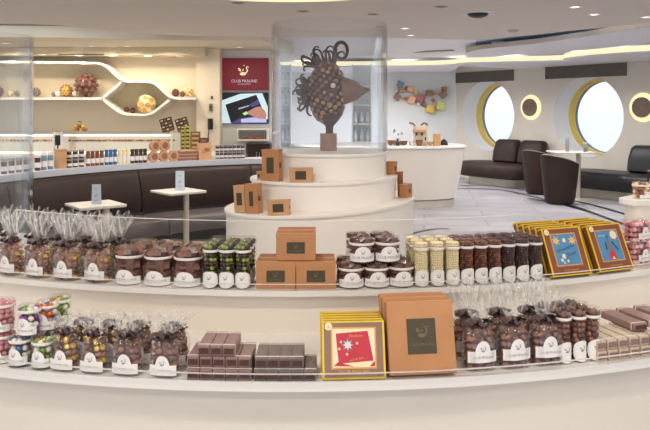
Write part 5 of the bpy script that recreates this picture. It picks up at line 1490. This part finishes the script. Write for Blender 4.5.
lean_stack(framed('blue', .150, .158, .020, 'frame_brown', 'frame_brown'), plainU, 573, RU - .004, ZU, 5, .034, .020, R_(24), 'brown pack with yellow edges in left stack', 'yellow edged packs on the upper shelf', US)
plainU2 = framed(None, .150, .158, .020, 'frame_brown', 'frame_brown')
lean_stack(framed('tower', .150, .158, .020, 'frame_brown', 'frame_brown'), plainU2, 617.5, RU - .004, ZU, 5, .034, .020, R_(24), 'brown pack with yellow edges in right stack', 'yellow edged packs on the upper shelf', US)
plainL = framed(None, .158, .140, .010, 'frame_mauve', 'frame_mauve')
lean_stack(framed('red', .158, .140, .010, 'frame_mauve', 'frame_mauve'), plainL, 354.5, RL - .006, ZL, 5, .0215, .010, R_(17), 'yellow edged pack with red card stack', 'yellow edged packs on the lower shelf', LS)
# big brown boxes with a dark square plate
def big_box():
    w_, h_, t = .174, .180, .034
    o = empty('brown_gift_box', 'x', 'box')
    mb = MB(); mb.box((0, -t * .32, h_ / 2), (w_ - .004, t * .64, h_ - .004)); mb.build('box_body', 'craft_edge', o, 0)
    mb = MB(); mb.box((0, -t * .70, h_ / 2), (w_, t * .6, h_), bev=.003); mb.build('lid', 'craft', o, 40)
    mb = MB(); mb.box((0, -t - .0006, h_ * .515), (w_ * .43, .0012, h_ * .48)); l = mb.build('label', 'plate_dark', o, 0)
    mb = MB(); swan_into(mb, .017, .002, h_ * .575, -t - .0017); text_into(mb, SHOP, .0098, 0, h_ * .385, -t - .0017); mb.build('printed_emblem', 'plate_mark', l, 0)
    return Proto(o)
bb = big_box()
lean_stack(bb, bb, 424, RL - .005, ZL, 3, .042, .034, R_(15), 'large orange brown flat box with dark square', 'large brown boxes on the lower shelf', LS)
# --- right end of the upper shelf: clear boxes of pink sweets
def pink_box():
    w_, d_, h_ = .115, .07, .075
    o = empty('sweets_box', 'x', 'box')
    mb = MB(); mb.box((0, 0, h_ / 2), (w_, d_, h_), bev=.003); mb.build('clear_box', 'jar_glass', o, 40)
    mb, names = scatter('pink', 0, h_ - .004, shape='b', hx=w_ / 2 - .002, hy=d_ / 2 - .002); mb.v = [v + Vector((0, 0, .002)) for v in mb.v]
    c = mb.build('sweets', names, o, 40); c['kind'] = 'stuff'
    arch_label(o, .06, .042, .014, None, -d_ / 2 - .001)
    return Proto(o)
pb = pink_box()
for k, (px, lv) in enumerate(((637, 0), (637, 1), (680, 0), (680, 1))):
    a = cang(px, RU - .08); q = cp(RU - .08, a, ZU + .0006 + lv * .0765)
    pb.put(q, a, 'clear box of pink sweets, %s %s at right end of upper shelf' % (['lower', 'upper'][lv], 'one' if px < 660 else 'one past the edge'), 'clear boxes of pink sweets')
wb_ = make_jar('sweets_jar', .036, .072, 'white_brown', lid=.018, lw=1.5, lh=.4, text=False)
for k, px in enumerate((641, 658, 675)):
    a = cang(px, 2.205); q = cp(2.205, a, 1.0686); wb_.put(q, a, 'clear jar of cream and brown sweets, %s on raised right shelf' % ordn(k, 3), 'jars on the raised shelf')

# --- lower shelf, left to right
pinkJ = make_jar('candy_jar', .034, .082, 'pink', lid=.016, lw=1.4, lh=.45)
for px, lv, nm in ((2, 0, 'lower'), (2, 1, 'upper'), (-24, 0, 'lower'), (-24, 1, 'upper')):
    R1 = RL - .05; a = cang(px, R1); pinkJ.put(cp(R1, a, ZL + .0006 + lv * .083), a, '%s jar of pink sweets %s left end of lower shelf' % (nm, 'at' if px > 0 else 'beyond'), 'jars of pink sweets')
spec = [(20.5, 0, .034, 'mix_blue', 'blue and white', 'lower left'), (43.5, 0, .034, 'mix_green', 'green and white', 'lower right'), (29.5, 1, .036, 'mix_purple', 'purple and green', 'upper left'), (47, 1, .085, 'mix_orange', 'orange and blue', 'upper middle, behind'), (60, 1, .14, 'mix_green', 'green and pink', 'upper right, farthest back'), (62, 0, .098, 'mix_green', 'green and gold', 'lower right, behind'), (34, 0, .095, 'mix_orange', 'orange', 'lower middle, behind'), (47, 0, .155, 'mix_blue', 'blue and brown', 'lower layer, farthest back')]
pcache = {}
for px, lv, back, kind, colr, nm in spec:
    if kind not in pcache: pcache[kind] = make_jar('candy_jar', .0285, .0795, kind, lid=.015, lw=1.5, lh=.55, lz=.06)
    R1 = RL - back; a = cang(px, R1)
    pcache[kind].put(cp(R1, a, ZL + .0006 + lv * .0805), a, 'jar of %s sweets, white label, %s in candy jar group' % (colr, nm), 'jars of coloured sweets on the lower shelf')
bagA = make_bag('sweets_bag', .070, .052, .094, .129, 'amber_bag', .064, .050, .006)
bagD = make_bag('sweets_bag', .076, .054, .094, .134, 'brown_bag', .070, .050, .006)
R1 = RL - .036
row(bagA, (66, 95.5), R1, ZL, 'clear bag of golden sweets, dark bow', 'clear bags of golden sweets', LS, jit=.06)
row(bagD, (128.5, 166), R1, ZL, 'clear bag of dark chocolates, brown bow', 'clear bags of dark chocolates left', 'lower shelf left', jit=.06)
row(bagA, [back_px(x, R1, R1 - .075) + 3 for x in (66, 95.5)], R1 - .075, ZL, 'clear bag of golden sweets, dark bow', 'clear bags of golden sweets', LS, True, jit=.12)
row(bagD, [back_px(x, R1, R1 - .075) for x in (128.5, 166)], R1 - .075, ZL, 'clear bag of dark chocolates, brown bow', 'clear bags of dark chocolates left', 'lower shelf left', True, jit=.12)
# stacked bars
def make_bar(m, w_=.0308, h_=.0262, L=.118):
    o = empty('chocolate_bar', 'x', 'bar')
    mb = MB(); mb.box((0, L / 2, h_ / 2), (w_, L, h_), bev=.0025); mb.build('bar_wrapper', m, o)
    for y in (.012, L - .012):
        mb = MB(); mb.box((0, y, h_ / 2 + .0006), (w_ + .0008, .0035, h_ + .0004)); mb.build('paper_band', 'band_white', o, 0)
    mb = MB(); mb.box((0, -.0006, h_ * .5), (w_ * .8, .0012, h_ * .55)); mb.build('end_label', 'choc_dark' if m != 'bar_pale' else 'bar_rose', o, 0)
    return Proto(o)
barR, barG, barP = make_bar('bar_rose'), make_bar('bar_grey'), make_bar('bar_pale', .030, .027, .13)
def bars(pr, rows_, R, z, desc, group, hh, a_mid, swing=0):
    for lv, (pxs, back) in enumerate(rows_):
        for i, px in enumerate(pxs):
            a = cang(px, R); q = cp(R - back, a, z + .0006 + lv * hh)
            pr.put(q, a_mid, '%s, %s in %s layer' % (desc, ordn(i, len(pxs)), ['bottom', 'second', 'top'][lv]), group)
aR = cang(219, RL)
bars(barR, [((193, 206, 219, 232, 245), 0), ((191.5, 204.5, 217.5, 230.5, 243.5), .014), ((202, 214.6, 227.2), .018)], RL - .006, ZL, 'rosy brown chocolate bar', 'rosy brown chocolate bars in a stack', .0268, aR * .5)
aG = cang(284, RL)
bars(barG, [((260, 272.5, 285, 297.5, 310), 0), ((260.4, 272.6, 284.8, 297), .012)], RL - .006, ZL, 'grey brown chocolate bar left of yellow edged packs', 'grey brown chocolate bars in a stack', .0268, aG * .5)
# --- lower shelf, right
bagR = make_bag('sweets_bag', .086, .060, .112, .205, 'brown_bag', .078, .056, .024)
R1 = RL - .052; xs = (478.5, 512.5, 545)
row(bagR, xs, R1, ZL, 'tall clear bag of brown chocolates', 'tall clear bags of brown chocolates', 'lower shelf right', jit=.05)
row(bagR, [back_px(x, R1, R1 - .085) for x in xs], R1 - .085, ZL, 'tall clear bag of brown chocolates', 'tall clear bags of brown chocolates', 'lower shelf right', True, jit=.12)
ballJ = make_jar('chocolate_ball_jar', .0205, .142, 'balls', lid=.026, lw=1.7, lh=.40, oval=True, text=False)
R1 = RL - .046; xs = (563, 578, 592)
for k in range(3):
    Rk = R1 - .046 * k
    row(ballJ, [back_px(x, R1, Rk) for x in xs], Rk, ZL, 'slim jar of chocolate balls' + ['', ' in second row', ' in last row'][k], 'slim jars of chocolate balls', LS, k > 0)
aP = cang(628, RL)
bars(barP, [((605.5, 616.5, 627.5, 638.5, 649.5, 660.5), .012), ((605.5, 616.5, 627.5, 638.5, 649.5, 660.5), .016)], RL - .006, ZL, 'pale nougat bar at right end of lower shelf', 'pale nougat bars', .0275, aP * .98)
flat = make_bar('bar_rose', .046, .020, .15)
for k in range(3):
    a = cang(641 + 18 * k, RL - .05); flat.put(cp(RL - .05, a, ZL + .0585), aP * .98, 'flat rosy brown bar lying on nougat bars, %s of three' % ordn(k, 3), 'flat brown bars on the nougat bars')

# ------------------------------------------------------------------ lamps: downlights in the ceilings
dl_o = empty('downlight', 'x', 'light')
mb = MB(); mb.lathe([(.055, 0), (.055, -.008), (.042, -.008), (.038, .0)], 24); mb.build('trim_ring', 'ceiling_white', dl_o)
mb = MB(); mb.lathe([(.038, -.002), (.001, -.002)], 20); mb.build('lamp_lens', 'lamp_face', dl_o)
dl = Proto(dl_o)
dk_o = empty('downlight', 'x', 'light')
mb = MB(); mb.lathe([(.055, 0), (.055, -.006), (.040, -.006), (.036, .0)], 24); mb.build('trim_ring', 'ceiling_tan', dk_o)
mb = MB(); mb.lathe([(.036, -.002), (.001, -.002)], 20); mb.build('dark_louvre', 'dark_metal', dk_o)
dk = Proto(dk_o)
for px, py, lab in ((238, 2.6, 'left above the screens'), (303, 11, 'above the glass cylinder'), (373, 14, 'right of glass cylinder, nearer'), (381, 26.4, 'by right rim of glass cylinder'), (441, 6.5, 'left of the black ceiling speaker')):
    p = px_z(px, py, ZC); dk.put((p.x, p.y, ZC - .0005), 0, 'small dark recessed ceiling spot, ' + lab, 'dark recessed spots')
for px, py, lab in ((405, 28, 'left of the pair beyond the glass cylinder'), (410.5, 35, 'right of the pair beyond the glass cylinder'), (575, 6.5, 'upper of the pair at upper right'), (594, 14, 'lower of the pair at upper right'), (646, 16.6, 'at the right edge')):
    p = px_z(px, py, ZC); dl.put((p.x, p.y, ZC - .0005), 0, 'small lit recessed ceiling spot, ' + lab, 'lit recessed spots')
for k, (px, py) in enumerate(((6, 43), (92, 45.6), (127, 45.8), (239, 46.6))):
    p = px_z(px, py, 2.30); dl.put((p.x, p.y, 2.2995), 0, 'tiny lit spot in cream soffit, %s of the four' % ordn(k, 4), 'spots in the cream soffit')
for k, (px, py) in enumerate(((42, 54.4), (79, 55.2), (114, 55.4), (148, 55.6), (180, 56))):
    p = px_z(px, py, 2.187); dl.put((p.x, p.y, 2.1865), 0, 'tiny lit spot under beige beam, %s of the five' % ordn(k, 5), 'spots under the beige beam')
p = px_z(478, 12.6, ZC); o = empty('ceiling_speaker', 'black domed ceiling speaker with white ring at upper right', 'speaker', None, (p.x, p.y, ZC - .0005))
mb = MB(); mb.lathe([(.145, 0), (.145, -.012), (.105, -.012), (.10, 0)], 36); mb.build('trim_ring', 'ceiling_white', o)
mb = MB(); mb.lathe([(.10, -.006), (.085, -.03), (.05, -.045), (.001, -.05)], 32); mb.build('speaker_dome', 'black_plastic', o)
p = px_z(513, 29, ZC); o = empty('smoke_detector', 'small pale smoke detector at the ceiling edge above left porthole', 'smoke detector', None, (p.x, p.y, ZC - .0005))
mb = MB(); mb.lathe([(.06, 0), (.06, -.02), (.045, -.035), (.001, -.038)], 28); mb.build('detector_case', 'ceiling_tan', o)
mb = MB(); mb.lathe([(.062, -.001), (.062, -.009), (.06, -.009)], 28); mb.build('base_ring', 'ceiling_white', o)
p = px_z(498, 41.6, 2.446); o = empty('dome_light', 'small white dome light in the blue grey ceiling slot', 'light', None, (p.x, p.y, 2.4455))
mb = MB(); mb.lathe([(.09, 0), (.085, -.03), (.05, -.06), (.001, -.07)], 28); mb.build('dome', 'ceiling_white', o)
mb = MB(); mb.lathe([(.1, 0), (.1, -.012), (.088, -.012)], 28); mb.build('base_ring', 'ceiling_white', o)

def lamp(x, y, z, e, r=.1, col=(1, .93, .84), spread=160, name='downlight_or_fill_lamp'):
    d = bpy.data.lights.new(name, 'AREA'); d.shape = 'DISK'; d.size = 2 * r; d.energy = e; d.color = col; d.spread = R_(spread)
    o = bpy.data.objects.new(name, d); COL.objects.link(o); o.location = (x, y, z); return o
# ceiling lamps over the shop floor (the front ones hang over the counter and the aisle where the visitor stands)
for x in (-2.4, -.8, .8, 2.4):
    for y in (-.4, .9): lamp(x, y, 2.33, 11, .12)
for x in (-3.0, -1.7, -.4, .9, 2.2): lamp(x, 3.0, 2.33, 9, .1)
for x, y in ((-2.6, 5.6), (-1.2, 6.2), (1.2, 6.0), (2.8, 5.6), (-3.4, 7.0), (-.6, 7.6), (1.0, 8.2)): lamp(x, y, 2.33, 14, .1)
for px in (6, 60, 92, 127, 165, 239):
    p = px_z(px, 45, 2.30); lamp(p.x, p.y, 2.285, 6, .06, (1, .88, .70))
for px in (-40, 10, 42, 79, 114, 148, 180):
    p = px_z(px, 55.5, 2.187); lamp(p.x, p.y - .03, 2.18, 1.1, .05, (1, .86, .66))
for x, y, e in ((.2, 10.2, 9), (1.5, 9.6, 9), (-.6, 13.4, 34), (.7, 13.6, 34), (1.7, 13.4, 28), (2.9, 11.9, 28), (3.6, 10.6, 28), (4.5, 8.6, 26), (3.2, 8.8, 15)): lamp(x, y, 2.325 if y < 9.0 and x < 4 else 2.25, e, .1, (1, .98, .96))  # lamps without fixtures, added to brighten the far room
for px, py in ((498, 40.5), (530, 37.5), (560, 34)):  # added upward lamps that lighten the blue slot, no fixture there
    p = px_z(px, py, 2.36); l = lamp(p.x, p.y + .12, 2.372, .9, .12, (.9, .95, 1), 180, 'slot_fill_lamp'); l.rotation_euler = (R_(180), 0, 0)
# cove lamps behind the lips of the ceiling coves, shining up
for b in bands:
    for px, py in b[1:-1:2]:
        p = px_z(px, py, 2.30); l = lamp(p.x + .12, p.y + .45, 2.30, 1.5, .16, (1, .95, .86), 180, 'cove_lamp'); l.rotation_euler = (R_(180), 0, 0)

sc.view_settings.view_transform = 'Standard'; sc.view_settings.look = 'None'; sc.view_settings.gamma = 1; sc.view_settings.use_curve_mapping = False
sc.view_settings.exposure = 0
cy = sc.cycles
cy.max_bounces = 8; cy.diffuse_bounces = 4; cy.glossy_bounces = 3; cy.transmission_bounces = 4; cy.transparent_max_bounces = 40
cy.caustics_reflective = False; cy.caustics_refractive = False; cy.sample_clamp_indirect = 4
cy.use_denoising = True
